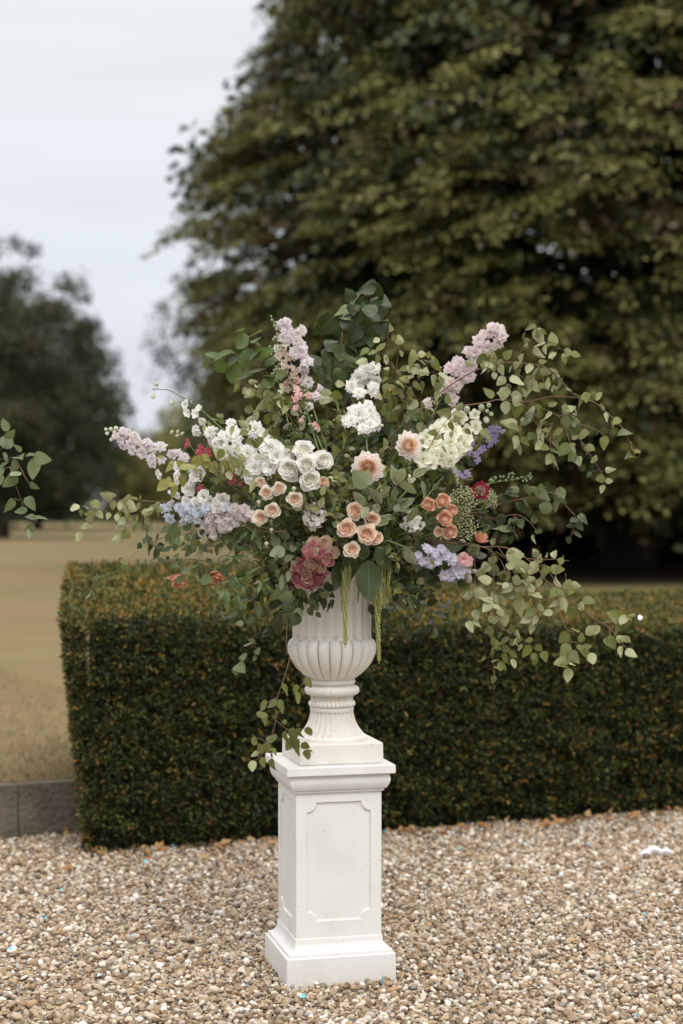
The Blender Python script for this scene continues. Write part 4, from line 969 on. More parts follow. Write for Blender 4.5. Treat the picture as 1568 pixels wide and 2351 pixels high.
VB('cream edged dogwood sprig pointing down in the shade right of the peach roses', 'H', [[(560, 560), (700, 800), (680, 860), (660, 960), (670, 1040)], [(700, 800), (740, 880), (790, 940)]],
   [(655, 905, 110), (672, 990, 150), (730, 880, 110), (640, 820, 90), (740, 790, 100)], auto=6)
VB('pale green cream edged sprig left of the lower dahlia', 'H', [[(200, 900), (130, 500), (80, 350), (60, 260), (110, 100)], [(80, 350), (20, 330)], [(130, 500), (60, 530)], [(120, 620), (70, 640)]],
   [(20, 340, 80), (70, 300, 80), (110, 310, 70), (130, 350, 70), (40, 380, 70), (90, 370, 70), (50, 290, 60), (130, 420, 70), (50, 490, 90), (110, 500, 70), (140, 560, 70), (100, 540, 60), (150, 490, 60), (70, 640, 80), (10, 630, 70), (80, 690, 70)], kind='pale', size=60, auto=14, d1=5.25, tw=M_gtwig)
VB('pale variegated sprig over the small white florets in the middle', 'G', [[(1200, 1100), (1100, 800), (1050, 650), (1060, 560)], [(1050, 650), (980, 620), (930, 600)], [(1100, 700), (1180, 650)]],
   [(960, 590, 110), (1010, 580, 90), (1065, 530, 80), (1020, 670, 150), (1180, 560, 80), (1190, 640, 80), (920, 500, 70), (1080, 440, 70), (1140, 620, 90), (1200, 690, 70), (980, 460, 70)], kind='pale', size=80, auto=10)
VB('grey green scented sprig with toothed leaves left of the burgundy hydrangea', 'G', [[(1000, 800), (880, 860), (800, 920), (760, 1010), (820, 1120)], [(800, 920), (720, 940)], [(880, 860), (880, 820)]],
   [(705, 945, 120), (820, 950, 100), (895, 840, 75), (790, 880, 80), (720, 980, 60), (760, 1060, 80), (790, 1140, 80), (860, 1000, 90), (700, 1130, 80), (760, 800, 100), (850, 900, 80), (730, 1190, 110), (690, 1310, 100)], kind='poplar', size=80, auto=16, d1=5.27)
VB('variegated nettle like sprig hanging over the left lip of the urn', 'G', [[(1000, 1000), (1080, 1150), (1000, 1250), (960, 1350), (900, 1420)], [(1080, 1200), (1100, 1300)], [(1000, 1250), (900, 1300), (840, 1400)]],
   [(1140, 1230, 100), (1110, 1280, 110), (1095, 1370, 90), (1010, 1360, 90), (980, 1430, 70), (890, 1440, 90), (900, 1330, 100), (850, 1500, 110), (950, 1300, 100), (770, 1310, 120), (800, 1390, 110), (860, 1400, 90), (740, 1240, 110), (880, 1380, 110)], kind='dark', size=85, auto=22, d1=5.36, d0=5.5)
VB('birch sprig with pale leaves threading between the white blooms on the left shoulder', 'G', [[(900, 500), (760, 200), (620, 60), (480, -60), (330, -120)], [(760, 200), (700, 240), (640, 330)], [(620, 60), (520, 120), (420, 210), (340, 250)], [(480, -60), (400, 20), (330, 60)]],
   [(810, 105, 110), (820, 195, 80), (700, 255, 90), (340, 200, 130), (410, 250, 90), (235, 140, 90), (450, 300, 80), (500, 400, 90), (560, 30, 70), (430, -30, 80), (330, -60, 70), (620, -30, 80), (380, 110, 60)], kind='birch', size=80, auto=8, d1=5.24, under=.5, name='birch_branch', cat='birch branch', d0=5.4)
VB('small birch twig crossing in front of the creamy delphinium at right', 'C', [[(700, 1700), (860, 1380), (980, 1200), (1100, 1080)], [(980, 1200), (1080, 1230)]],
   [(1300, 1320, 110), (900, 1340, 70), (1010, 1255, 75), (1080, 1090, 80), (1150, 1300, 60), (750, 1380, 80), (960, 1440, 60)], kind='birch', size=75, auto=5, d1=5.28, under=.6, name='birch_branch', cat='birch branch', d0=5.4)
# large drooping amaranth leaves
branch('amaranth_leaves', 'pair of large dark pointed leaves drooping over the front of the urn body', 'large leaves', 'H',
       [[(420, 850), (380, 960), (360, 1040)], [(420, 850), (300, 840), (200, 880), (180, 960)], [(420, 850), (300, 900), (285, 1000)]],
       [(335, 1185, 300), (180, 1080, 230), (80, 1130, 230), (275, 960, 190), (60, 900, 150), (460, 1000, 200)], kind='big', size=200, auto=0, d0=5.45, d1=5.32, under=.0, tw=M_gtwig, r=.002, droop=1.2)

# ------------------------------------------------------------------ filler greenery: radiates from the urn mouth
mouth = UC+V(0, 0, .63)
LM = [(410, 1090, 'by the pale lilac spike at far left'), (540, 1000, 'beside the white delphinium on the left'), (470, 1180, 'around the pale blue delphinium'), (660, 1060, 'behind the white roses'), (640, 900, 'under the pink larkspur'),
      (620, 1130, 'around the small blush roses'), (560, 1290, 'among the jasmine leaves at lower left'), (720, 1290, 'beside the burgundy hydrangea'), (830, 950, 'around the tall white delphinium'), (850, 1070, 'beside the lower pink dahlia'),
      (950, 900, 'below the pink lilac spike at upper right'), (1010, 1040, 'around the creamy delphinium'), (830, 1220, 'around the peach roses'), (1010, 1180, 'behind the orange roses'), (1060, 1120, 'behind the green lace umbels'),
      (1020, 1300, 'around the lavender delphinium'), (610, 1400, 'in the shade left of the urn body'), (930, 1390, 'in the shade just right of the urn body'), (1070, 1400, 'in the shade hanging over the hedge at right')]
KW = {'fill': 'mid green', 'dark': 'dark green', 'birchy': 'yellow green', 'pale': 'pale green', 'jas': 'narrow leafed green', 'birch': 'two toned birch like', 'poplar': 'dull green', 'ivy': 'broad dark leafed'}
def filler(X, Y, dd, kinds, size, nl, und):
    end = at(X, Y, dep(X, Y)+dd)
    st = mouth+V(U(-.07, .07), U(-.05, .05), 0)
    root = thing('greenery_stem', 'leafy green stem packed between the flowers of the arrangement', 'greenery', st, 'leafy filler stems packed between the flowers')
    kd = random.choice(kinds)
    root['label'] = KW[kd]+' leafy stem '+min(LM, key=lambda l: (l[0]-X)**2+(l[1]-Y)**2)[2]
    midp = st.lerp(end, .55)+V(0, U(-.03, .03), .06)
    pl = spline([st, midp, end], 8); k = MB(); k.tube([p_-st for p_ in pl], .0016, .0006, 4)
    for i in range(nl):
        f = U(.35, 1.02); a_ = pl[min(len(pl)-1, int(f*len(pl)))]
        d = (rv(1).normalized()+(end-st).normalized()*.6+V(0, -.15, 0)).normalized()
        L_ = size*U(.7, 1.15); b_ = a_+d*U(.004, .028)
        n_ = V(U(-1.1, 1.1), -U(.3, 1), U(-.3, 1.3))*(-1 if random.random() < und else 1)
        leaf_at(root, kd if random.random() < .8 else random.choice(kinds), b_, d, n_, L_); k.tube([a_-st, b_-st], .0005, .0005, 3)
    k.build('stem', [M_gtwig if random.random() < .5 else M_twig], root)
GK = ['fill', 'fill', 'fill', 'dark', 'birchy', 'fill', 'pale', 'jas', 'birch', 'dark']
i = 0
while i < 128:
    X = U(400, 1130); Y = U(890, 1400)
    rr = ((X-765)/370)**2+((Y-1160)/(280 if Y < 1160 else 240))**2
    if rr > 1: continue
    if Y > 1300 and 660 < X < 890: continue
    i += 1
    filler(X, Y, U(.0, .12) if i % 3 else U(.12, .3), GK, U(.025, .036), 19, .22)
i = 0
while i < 34:      # underside stems beside the urn body, their shade put into dark leaf colour
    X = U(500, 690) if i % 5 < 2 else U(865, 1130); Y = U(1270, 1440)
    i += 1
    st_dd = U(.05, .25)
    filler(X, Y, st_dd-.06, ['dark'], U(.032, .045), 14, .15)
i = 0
while i < 26:      # deep inside, big leaves close the gaps, inner shade put into dark kinds
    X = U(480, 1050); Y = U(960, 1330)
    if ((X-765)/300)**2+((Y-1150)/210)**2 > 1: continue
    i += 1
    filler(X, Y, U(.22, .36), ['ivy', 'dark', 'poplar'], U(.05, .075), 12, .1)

# ------------------------------------------------------------------ florets
def petal_grid(L_, wf, nu=5, nv=5, cup=.2, curl=.2, ruff=.0, x0=0, seed=0):
    vs = []; fs = []
    for i in range(nu+1):
        t_ = i/nu; w = wf(t_)
        for j in range(nv):
            s = -1+2*j/(nv-1)
            vs.append(V(s*w, x0+L_*t_*(1-.10*abs(s)**3*t_), cup*L_*(s*s)*w*1.2 - curl*L_*t_*t_ + ruff*math.sin(s*5+seed)*t_*t_ + ruff*math.sin(t_*8+s*3+seed)*t_*.5))
    for i in range(nu):
        for j in range(nv-1): a_ = i*nv+j; fs.append((a_, a_+1, a_+nv+1, a_+nv))
    return vs, fs
def w_pet(t_): return .10+.36*math.sin(math.pi*(t_**.85)*.80)**1.1 if t_ > 0 else .07
def w_pt(t_): return .30*math.sin(math.pi*min(1, t_*.93+.02))**.8+.03*(1-t_)
_fc = {}
def floret_mesh(mat, style, seed=0):
    key = (mat.name, style, seed)
    if key in _fc: return _fc[key]
    mb = MB(); rs = random.Random(seed*31+5)
    def ring(n_, L_, tilt, wf, r0, off, lift=0, ruff=.04):
        for i in range(n_):
            vs, fs = petal_grid(L_*rs.uniform(.88, 1.08), wf, cup=.35, curl=rs.uniform(.0, .25), ruff=ruff, x0=r0, seed=rs.random()*9)
            A_ = Matrix.Rotation(off+i*2*math.pi/n_+rs.uniform(-.12, .12), 3, 'Z')@Matrix.Rotation(tilt+rs.uniform(-.12, .12), 3, 'X')
            mb.add([A_@v+V(0, 0, lift) for v in vs], fs)
    if style == 'single': ring(5, 1, .28, w_pet, .04, 0); ring(4, .42, .9, w_pt, .03, .4)
    elif style == 'double': ring(6, 1, .15, w_pt, .04, 0, ruff=.07); ring(6, .85, .42, w_pt, .04, .5, .04, .07); ring(5, .6, .75, w_pt, .03, .2, .06, .06); ring(4, .35, 1.1, w_pt, .02, .2, .08)
    elif style == 'larkspur': ring(5, 1, .35, w_pt, .03, 0, ruff=.1); ring(5, .65, .8, w_pt, .03, .6, .05, .09)
    elif style == 'four': ring(4, 1, .1, lambda t_: .10+.48*math.sin(math.pi*t_*.82)**.8 if t_ > 0 else .06, .0, 0, ruff=.12)
    elif style == 'bell': ring(6, 1.15, .95, w_pet, .16, 0, ruff=.05)
    elif style == 'cup': ring(5, 1, .6, lambda t_: .14+.44*math.sin(math.pi*t_*.8)**.8 if t_ > 0 else .1, .05, 0, ruff=.13); ring(4, .8, 1.0, lambda t_: .12+.36*math.sin(math.pi*t_*.8)**.8, .04, .5, .05, .12); ring(3, .6, 1.2, lambda t_: .12+.3*math.sin(math.pi*t_*.8)**.8, .03, .2, .08, .12)
    me = mesh('floret', mb.v, mb.f, [mat]); _fc[key] = me; return me
eye = MB()
for i in range(9): a_ = i*2.4; eye.blob(V(.09*math.cos(a_)*math.sqrt(i/9), .09*math.sin(a_)*math.sqrt(i/9), .12+.02*(i % 3)), (.055, .055, .12))
EYE = mesh('floret_centre', eye.v, eye.f, [M_eye]); EYED = mesh('floret_centre', eye.v, eye.f, [M_eyed])
bm = bmesh.new(); bmesh.ops.create_uvsphere(bm, u_segments=8, v_segments=7, radius=1)
for v in bm.verts: v.co.z *= 1.6; v.co *= .82*(1-.16*max(0, v.co.z))
bud_me = bpy.data.meshes.new('bud'); bm.to_mesh(bud_me); bm.free(); bud_me.polygons.foreach_set('use_smooth', [True]*len(bud_me.polygons))
_bc = {}
def bud_mesh(mat):
    if mat.name not in _bc: me = bud_me.copy(); me.materials.clear(); me.materials.append(mat); _bc[mat.name] = me
    return _bc[mat.name]
def spike(name, label, cat, k, stem, fl, mat, style='double', buds=(), r=60, extra=1, dd=0, face=V(0, -1, .1), mats=None, eyed=False, budmat=None, tw=None, group=None, jitter=.5, dense=.02):
    sp_ = spline([q(k, x, y, dd+.03) for x, y in stem], 6) if len(stem) > 2 else [q(k, x, y, dd+.03) for x, y in stem]
    base = sp_[0]
    sp_ = spline([mouth+rv(.03), mouth.lerp(base, .5)+V(0, 0, .03), base], 3)[:-1]+sp_
    root = thing(name, label, cat, base, group)
    km = MB(); km.tube([p_-base for p_ in sp_], .0028, .0012, 6)
    pos = []
    for i, f_ in enumerate(fl):
        x, y = f_[0], f_[1]; rr = f_[2] if len(f_) > 2 else r; m_ = mats[f_[3]] if (mats and len(f_) > 3) else mat
        pos.append((q(k, x, y, dd+U(-.008, .008)), rr*PX, m_, 0))
        for e_ in range(extra):
            X = x+U(-.55, .55)*rr; Y = y+U(-.55, .55)*rr
            pos.append((q(k, X, Y, dd+.018+dense*random.random()), rr*PX*.92, m_, 1))
    for c, rr, m_, bk in pos:
        near = min(sp_, key=lambda p_: (p_-c).length)
        n_ = face+(c-near).normalized()*(.5 if not bk else .9)+rv(jitter)*.8
        if n_.y > -.1: n_.y = -.3
        o = mobj('floret', floret_mesh(m_, style, random.randrange(3)), root); putz(o, c-base, n_, rr)
        if not bk and rr > 40*PX:
            e2 = mobj('floret_centre', EYED if eyed else EYE, o)
        km.tube([near-base, near.lerp(c, .5)-base+V(0, 0, .004), c-base-n_.normalized()*.002], .0008, .0006, 4)
    for b_ in buds:
        x, y = b_[0], b_[1]; rr = b_[2] if len(b_) > 2 else 18
        c = q(k, x, y, dd); near = min(sp_, key=lambda p_: (p_-c).length)
        o = mobj('bud', bud_mesh(budmat or M_bud), root); dv = (c-near).normalized() if (c-near).length > .001 else V(0, 0, 1)
        putz(o, c-base, dv+V(0, -.2, 0), rr*PX)
        km.tube([near-base, near.lerp(c, .6)-base+V(0, 0, .003), c-base], .0006, .0006, 4)
    km.build('stem', [tw or M_gtwig], root)
    return root
P_white = petal_mat('white_petal', (.86, .87, .76), (.96, .95, .93), along='R', hi=.6)
P_cream = petal_mat('cream_petal', (.74, .76, .50), (.92, .91, .80), along='R', hi=.6)
P_lil = petal_mat('pale_lilac_petal', (.84, .82, .70), (.86, .79, .83), along='R', hi=.5, var=.2)
P_pinkl = petal_mat('pink_lilac_petal', (.88, .84, .70), (.87, .76, .79), along='R', hi=.5, var=.2)
P_lp = petal_mat('cream_pink_petal', (.84, .78, .62), (.90, .74, .68), along='R', hi=.8, var=.3)
P_pk = petal_mat('pink_petal', (.88, .64, .58), (.88, .56, .58), along='R', hi=.8, var=.3)
P_vio = petal_mat('violet_petal', (.60, .54, .68), (.46, .38, .66), along='R', hi=.8, var=.4)
P_blue = petal_mat('pale_blue_petal', (.88, .88, .88), (.72, .79, .91), along='R', hi=.7, var=.4)
P_grey = petal_mat('dusky_lilac_petal', (.84, .78, .74), (.82, .74, .76), along='R', hi=.7, var=.4)
P_lav = petal_mat('lavender_petal', (.88, .88, .84), (.73, .69, .86), along='R', hi=.7, var=.3)
P_red = petal_mat('coral_red_petal', (.55, .13, .14), (.62, .16, .18), along='R', hi=.8, var=.4)
DN = 'delphinium_stem'; DC = 'delphinium'
spike(DN, 'pale lilac delphinium spike pointing furthest left with round buds at its tip', DC, 'A', [(1050, 1340), (900, 1290), (700, 1190), (520, 1100), (440, 1060)],
      [(1060, 1290, 55), (1000, 1260, 60), (960, 1260, 50), (870, 1200, 62), (880, 1310, 45), (800, 1300, 55), (810, 1210, 55), (740, 1190, 62), (720, 1250, 60), (760, 1165, 45), (680, 1150, 45), (620, 1180, 60), (640, 1230, 50), (560, 1190, 50), (650, 1110, 50), (600, 1085, 45), (540, 1120, 60), (560, 1070, 45), (500, 1110, 42), (800, 1340, 45)],
      P_lil, style='double', buds=[(420, 1056, 20), (430, 1090, 22), (460, 1055, 24), (503, 1050, 28), (465, 1140, 22), (490, 1080, 24)], extra=0, budmat=M_bud, jitter=.9)
spike(DN, 'thin white delphinium arching up to the left with drooping pale buds', DC, 'A', [(1500, 1150), (1350, 1030), (1230, 920), (1130, 840), (1000, 770), (930, 735), (800, 725)],
      [(1075, 850, 40), (1105, 915, 48), (1180, 925, 52), (1235, 970, 52), (1175, 1055, 52), (1200, 890, 40)], P_white, style='bell',
      buds=[(835, 685, 22), (808, 788, 24), (958, 840, 30), (805, 728, 12), (960, 1080, 18), (1008, 1075, 16), (1005, 1108, 18), (1045, 1092, 18), (1078, 825, 22), (1120, 830, 10)], extra=0, budmat=M_bud, jitter=.8, face=V(-.2, -1, -.3))
spike(DN, 'large mass of white delphinium florets on the left shoulder of the arrangement', DC, 'B', [(900, 1900), (640, 1640), (420, 1460), (200, 1330), (60, 1260)],
      [(40, 1280, 45), (160, 1310, 68), (215, 1385, 55), (340, 1300, 75), (290, 1345, 60), (370, 1350, 62), (255, 1340, 55), (320, 1230, 48), (290, 1465, 88), (200, 1400, 50), (380, 1420, 60), (460, 1480, 96), (540, 1530, 75), (300, 1550, 70), (370, 1550, 70), (430, 1600, 80)],
      P_white, style='double', buds=[(205, 1285, 26), (235, 1375, 24), (290, 1320, 22)], extra=1)
spike(DN, 'white delphinium with one big star shaped floret above the white roses', DC, 'B', [(900, 1800), (700, 1500), (600, 1380), (520, 1280)],
      [(525, 1285, 90), (590, 1345, 60), (610, 1400, 50), (460, 1290, 45)], P_white, extra=0, dd=-.01, jitter=.2)
spike('lisianthus_stem', 'wide open white lisianthus blooms left of the white roses', 'lisianthus', 'G', [(900, 600), (760, 360), (660, 200)],
      [(650, 110, 100), (700, 170, 80), (590, 240, 80), (520, 260, 70), (660, 250, 80), (500, 320, 70), (470, 240, 70), (760, 150, 60)], P_white, style='cup', extra=1, dd=-.01, jitter=.5)
spike(DN, 'tall white delphinium standing in the upper middle', DC, 'C', [(330, 1800), (320, 1400), (290, 1080), (290, 930), (330, 800)],
      [(265, 860, 100), (365, 790, 68), (195, 930, 66), (255, 985, 66), (370, 940, 66), (395, 880, 50), (300, 790, 60), (330, 870, 60), (260, 1160, 110), (345, 1250, 72), (330, 1080, 52), (195, 1215, 70), (285, 1275, 60), (385, 1225, 60), (340, 1140, 66), (210, 1130, 60), (400, 1200, 40)],
      P_white, extra=1, jitter=.25, buds=[(440, 1250, 18)], dd=-.05)
spike(DN, 'pale pink lilac delphinium spike pointing up to the top right', DC, 'C', [(700, 1500), (900, 1080), (1060, 850), (1200, 640), (1380, 500)],
      [(1385, 460, 66), (1432, 520, 55), (1330, 490, 55), (1280, 500, 50), (1395, 570, 60), (1300, 610, 66), (1230, 555, 58), (1205, 650, 72), (1150, 640, 55), (1350, 450, 45), (1350, 600, 45), (1200, 700, 50),
       (1085, 740, 62), (1000, 780, 58), (1110, 810, 66), (1165, 850, 60), (1050, 800, 60), (1180, 760, 50), (1000, 900, 66), (1050, 930, 62), (950, 940, 60), (915, 970, 48), (1030, 1030, 55), (1010, 970, 50), (1020, 1070, 35), (820, 1055, 50), (1090, 880, 50)],
      P_pinkl, extra=1, jitter=.45)
spike(DN, 'creamy white delphinium leaning right with green white buds at its end', DC, 'C', [(560, 1900), (800, 1560), (960, 1350), (1130, 1200), (1300, 1120)],
      [(1060, 1160, 58), (1090, 1190, 60), (1210, 1260, 62), (960, 1260, 75), (890, 1285, 66), (1040, 1300, 68), (1130, 1300, 70), (860, 1410, 84), (1000, 1390, 78), (1110, 1400, 72), (920, 1500, 86), (1010, 1480, 70), (1060, 1440, 66), (780, 1530, 76), (810, 1350, 70), (1020, 1220, 55), (1140, 1360, 55), (1000, 1540, 60), (1070, 1120, 45), (1210, 1160, 48), (850, 1550, 60), (870, 1480, 60)],
      P_cream, style='single', buds=[(1260, 1100, 36), (1320, 1082, 26), (1340, 1155, 24), (1300, 1205, 34), (1305, 1130, 22), (1140, 1115, 34)], extra=1, jitter=.45, dd=-.01)
spike(DN, 'pale lilac delphinium spike pointing straight up left of the dark leaves', DC, 'B', [(1100, 1400), (980, 1050), (900, 760), (830, 580), (750, 410)],
      [(745, 410, 48), (790, 400, 42), (790, 470, 66), (870, 500, 60), (750, 530, 52), (800, 540, 52), (900, 590, 60), (850, 650, 62), (950, 730, 66), (920, 780, 52), (860, 560, 55), (910, 660, 52), (960, 900, 55), (930, 870, 45), (1055, 945, 36), (1020, 1010, 50), (970, 1090, 40)],
      P_lil, extra=1, jitter=.4)
spike('larkspur_stem', 'larkspur fading from cream to pink beside the upright lilac delphinium', 'larkspur', 'B', [(1080, 1450), (960, 1180), (840, 950), (760, 750), (720, 600), (690, 450), (655, 360)],
      [(700, 620, 42, 0), (775, 580, 42, 0), (740, 640, 48, 1), (715, 690, 45, 1), (790, 690, 50, 1), (760, 750, 50, 1), (820, 780, 45, 1), (850, 810, 42, 1), (760, 810, 45, 1), (830, 860, 52, 1), (870, 880, 45, 2), (780, 910, 45, 2), (790, 950, 35, 2), (865, 960, 46, 2), (880, 1000, 45, 2), (955, 1010, 42, 2), (850, 1040, 42, 2), (860, 1110, 38, 2), (905, 1205, 28, 2), (1030, 1265, 35, 2)],
      P_lp, style='larkspur', mats=[P_cream, P_lp, P_pk], buds=[(655, 355, 14), (662, 385, 16), (690, 405, 18), (700, 460, 20), (690, 530, 24), (705, 500, 18), (680, 430, 16), (675, 545, 20)], budmat=M_budg, extra=1, jitter=.7)
spike('larkspur_stem', 'green budded larkspur tip left of the pink larkspur', 'larkspur', 'B', [(800, 1250), (740, 980), (690, 800), (650, 610)],
      [(690, 800, 26), (680, 880, 26), (740, 975, 24)], P_cream, style='larkspur', buds=[(640, 605, 16), (660, 625, 18), (650, 600, 12), (605, 670, 18), (620, 680, 16), (655, 665, 16), (640, 745, 20), (665, 740, 20), (690, 720, 18), (620, 735, 14), (690, 800, 22), (665, 830, 20), (710, 790, 18), (670, 890, 22), (700, 880, 20), (730, 870, 20), (740, 920, 20), (720, 970, 22), (720, 750, 18), (700, 770, 18)], budmat=M_budg, extra=0)
spike('larkspur_stem', 'short green budded larkspur tip right of the pink larkspur', 'larkspur', 'B', [(1060, 1500), (990, 1280), (940, 1100), (900, 930)],
      [(1010, 1240, 26), (905, 1205, 24)], P_pk, style='larkspur', buds=[(903, 925, 16), (930, 965, 16), (950, 985, 14), (900, 960, 14), (945, 1030, 16), (920, 1010, 14), (965, 1090, 18), (940, 1070, 16), (920, 1180, 18), (985, 1170, 14), (970, 1240, 18), (930, 1150, 14), (960, 1130, 14)], budmat=M_budg, extra=0, dd=-.012)
spike('larkspur_stem', 'violet larkspur behind the creamy delphinium on the right', 'larkspur', 'C', [(760, 1900), (960, 1650), (1130, 1480), (1280, 1380), (1440, 1280)],
      [(1350, 1280, 40), (1395, 1290, 42), (1310, 1320, 36), (1320, 1370, 44), (1280, 1340, 34), (1350, 1350, 40), (1330, 1400, 34), (1430, 1300, 26), (1140, 1460, 46), (1180, 1400, 36), (1270, 1440, 38), (1210, 1500, 42), (1225, 1530, 36), (1240, 1460, 34), (1110, 1440, 32), (1030, 1610, 36), (1060, 1640, 36), (1120, 1660, 40), (1140, 1640, 36), (1090, 1660, 30), (1300, 1290, 26), (1380, 1330, 30)],
      P_vio, style='larkspur', extra=1, jitter=.8, buds=[(1450, 1290, 12), (1200, 1370, 12), (1150, 1370, 12), (1215, 1350, 14)], dd=.02)
spike('larkspur_stem', 'thin green budded larkspur sticking out right beside the red scabious', 'larkspur', 'E', [(-200, 1700), (100, 1540), (250, 1490), (400, 1470), (540, 1430)],
      [], P_cream, buds=[(540, 1420, 12), (525, 1440, 14), (540, 1460, 16), (500, 1465, 14), (470, 1450, 14), (435, 1460, 16), (480, 1480, 14), (510, 1480, 14), (390, 1415, 14), (405, 1425, 12), (365, 1425, 14), (360, 1450, 14), (395, 1450, 14), (320, 1445, 14), (295, 1445, 14), (255, 1455, 16), (215, 1475, 18), (235, 1480, 14), (290, 1480, 14), (340, 1475, 16), (390, 1470, 12), (550, 1445, 12)], budmat=M_budg, extra=0, r=20)
spike(DN, 'pale blue delphinium fading to dusky lilac lying across the left side', DC, 'F', [(1750, 640), (1560, 580), (1350, 560), (1150, 510), (900, 480)],
      [(890, 472, 46, 0), (950, 555, 56, 0), (935, 465, 46, 0), (1020, 470, 48, 0), (1060, 510, 56, 0), (1110, 465, 56, 0), (1100, 560, 46, 0), (1175, 500, 60, 0), (1235, 470, 50, 0), (1170, 570, 48, 0), (1250, 505, 50, 0), (1200, 430, 48, 3), (1150, 420, 44, 3), (1060, 580, 40, 0),
       (1270, 560, 55, 1), (1330, 500, 55, 1), (1300, 610, 52, 1), (1370, 560, 60, 1), (1380, 620, 55, 1), (1440, 540, 56, 1), (1430, 620, 50, 1), (1500, 500, 56, 1), (1490, 580, 55, 1), (1550, 540, 55, 1), (1220, 620, 46, 1), (1460, 480, 50, 1), (1400, 470, 50, 0), (1290, 650, 42, 2), (1230, 660, 46, 2), (1560, 480, 50, 1), (1300, 690, 40, 2), (1600, 520, 50, 1), (1640, 560, 44, 1)],
      P_grey, style='double', mats=[P_blue, P_grey, P_lil, P_white], extra=1, jitter=.5, dd=-.02, eyed=True, budmat=M_budp, buds=[(965, 420, 22), (1280, 645, 26)])
spike(DN, 'lavender delphinium at lower right with one wide open floret and three pale buds', DC, 'H', [(500, 850), (760, 950), (900, 1000), (1040, 1080), (1180, 1110)],
      [(1060, 1090, 84), (1010, 1000, 62), (955, 1130, 56), (1000, 1140, 50), (890, 1010, 55), (840, 1030, 58), (960, 970, 55), (820, 920, 48), (880, 950, 50), (930, 915, 48), (770, 1020, 46), (1100, 1040, 50), (740, 970, 44), (810, 1010, 44)],
      P_lav, style='double', buds=[(1150, 1108, 32), (1202, 1100, 26), (1155, 1165, 38)], budmat=M_budp, extra=1, jitter=.3, dd=-.02)
spike('sweet_pea_stem', 'single soft pink bloom beside the lavender delphinium at lower right', 'pink bloom', 'H', [(900, 900), (1060, 960)], [(1110, 1000, 62), (1140, 1020, 50)], P_pk, style='cup', extra=0, dd=-.03, jitter=.3)
for lb, pos in (('coral red flower cluster among white blooms near the left lilac spike', [(1210, 1230, 34), (1250, 1230, 34), (1180, 1245, 28), (1275, 1260, 28), (1225, 1270, 30), (1200, 1200, 24), (1195, 1280, 24)]),
                ('small faded pink flowers at far left behind a green leaf', [(1085, 1150, 24), (1090, 1185, 26), (1080, 1200, 22)]),
                ('deep red flowers half hidden by leaves left of the small peach roses', [(1460, 1440, 32), (1450, 1490, 30), (1470, 1480, 26), (1520, 1500, 24)]),
                ('tiny deep red flowers just above the pale blue delphinium', [(1195, 1530, 28), (1210, 1560, 26), (1180, 1555, 22)])):
    spike('red_flower_stem', lb, 'red flowers', 'A', [(pos[0][0]+250, pos[0][1]+300), (pos[0][0]+40, pos[0][1]+60)], pos, P_red, style='larkspur', extra=1, jitter=.8, r=30, dd=-.005)
spike('lisianthus_stem', 'white cupped blooms facing left at the far left above the blue delphinium', 'lisianthus', 'F', [(1700, 560), (1400, 400), (1230, 300), (1100, 200)],
      [(1190, 190, 84), (1040, 215, 74), (1000, 330, 66), (1115, 315, 70), (1230, 375, 66), (1395, 395, 78), (880, 190, 55), (1340, 430, 60), (1150, 250, 50), (1180, 430, 66), (1090, 420, 55), (1290, 410, 60), (1020, 130, 50)],
      P_white, style='cup', extra=0, jitter=.8, face=V(-.6, -1, -.1), dd=-.005)
def cluster(name, label, cat, k, cx, cy, rx, ry, n, r, mats, style='four', dd=0, seed=0):
    c = q(k, cx, cy, dd+.04); root = thing(name, label, cat, c)
    km = MB()
    km.tube([V(0, .02, -.02), (mouth-c)*.5+V(0, .02, 0), mouth-c], .003, .003, 6)
    for i in range(n):
        t_ = (i+.5)/n; ph = i*2.39996; rr_ = math.sqrt(t_)*.97
        x = rr_*math.cos(ph); z = rr_*math.sin(ph); h = math.sqrt(max(0, 1-rr_*rr_))
        pp = V(x*rx*PX, -h*.85*min(rx, ry)*PX, z*ry*PX)+rv(.0075)
        m_ = random.choice(mats); o = mobj('floret', floret_mesh(m_, style, random.randrange(3)), root)
        n_ = V(x, -h-.25, z)+rv(.8); putz(o, pp, n_, r*PX*U(.8, 1.15))
        km.tube([V(0, 0, 0), pp], .0008, .0006, 3)
    km.build('stem', [M_gtwig], root)
P_hy1 = petal_mat('dusky_pink_hydrangea', (.42, .13, .15), (.50, .20, .20), along='R', hi=.8, var=.6)
P_hy2 = petal_mat('tan_hydrangea', (.52, .34, .24), (.60, .45, .32), along='R', hi=.9, var=.5)
P_hy3 = petal_mat('rose_hydrangea', (.46, .10, .18), (.50, .25, .24), along='R', hi=1, var=.3)
cluster('hydrangea', 'dusky burgundy and tan hydrangea head hanging over the urn lip', 'hydrangea', 'G', 1050, 965, 120, 135, 46, 47, [P_hy1, P_hy2, P_hy3, P_hy2], dd=-.02)
cluster('hydrangea', 'lower half of dusky burgundy hydrangea, deeper pink, above the urn lip', 'hydrangea', 'G', 960, 1115, 125, 125, 40, 47, [P_hy1, P_hy3, P_hy2, P_hy1], dd=.0)
cluster('phlox_head', 'loose head of small white florets in the centre left of the peach roses', 'white florets', 'G', 1010, 650, 100, 105, 34, 24, [P_white, P_lil], dd=.01)
cluster('phlox_head', 'small white floret head right of centre beside the orange roses', 'white florets', 'H', 700, 710, 90, 55, 26, 24, [P_white], dd=.0)
cluster('phlox_head', 'tiny white floret head above the variegated leaves under the right dahlia', 'white florets', 'H', 690, 350, 28, 28, 10, 14, [P_cream], dd=-.03)

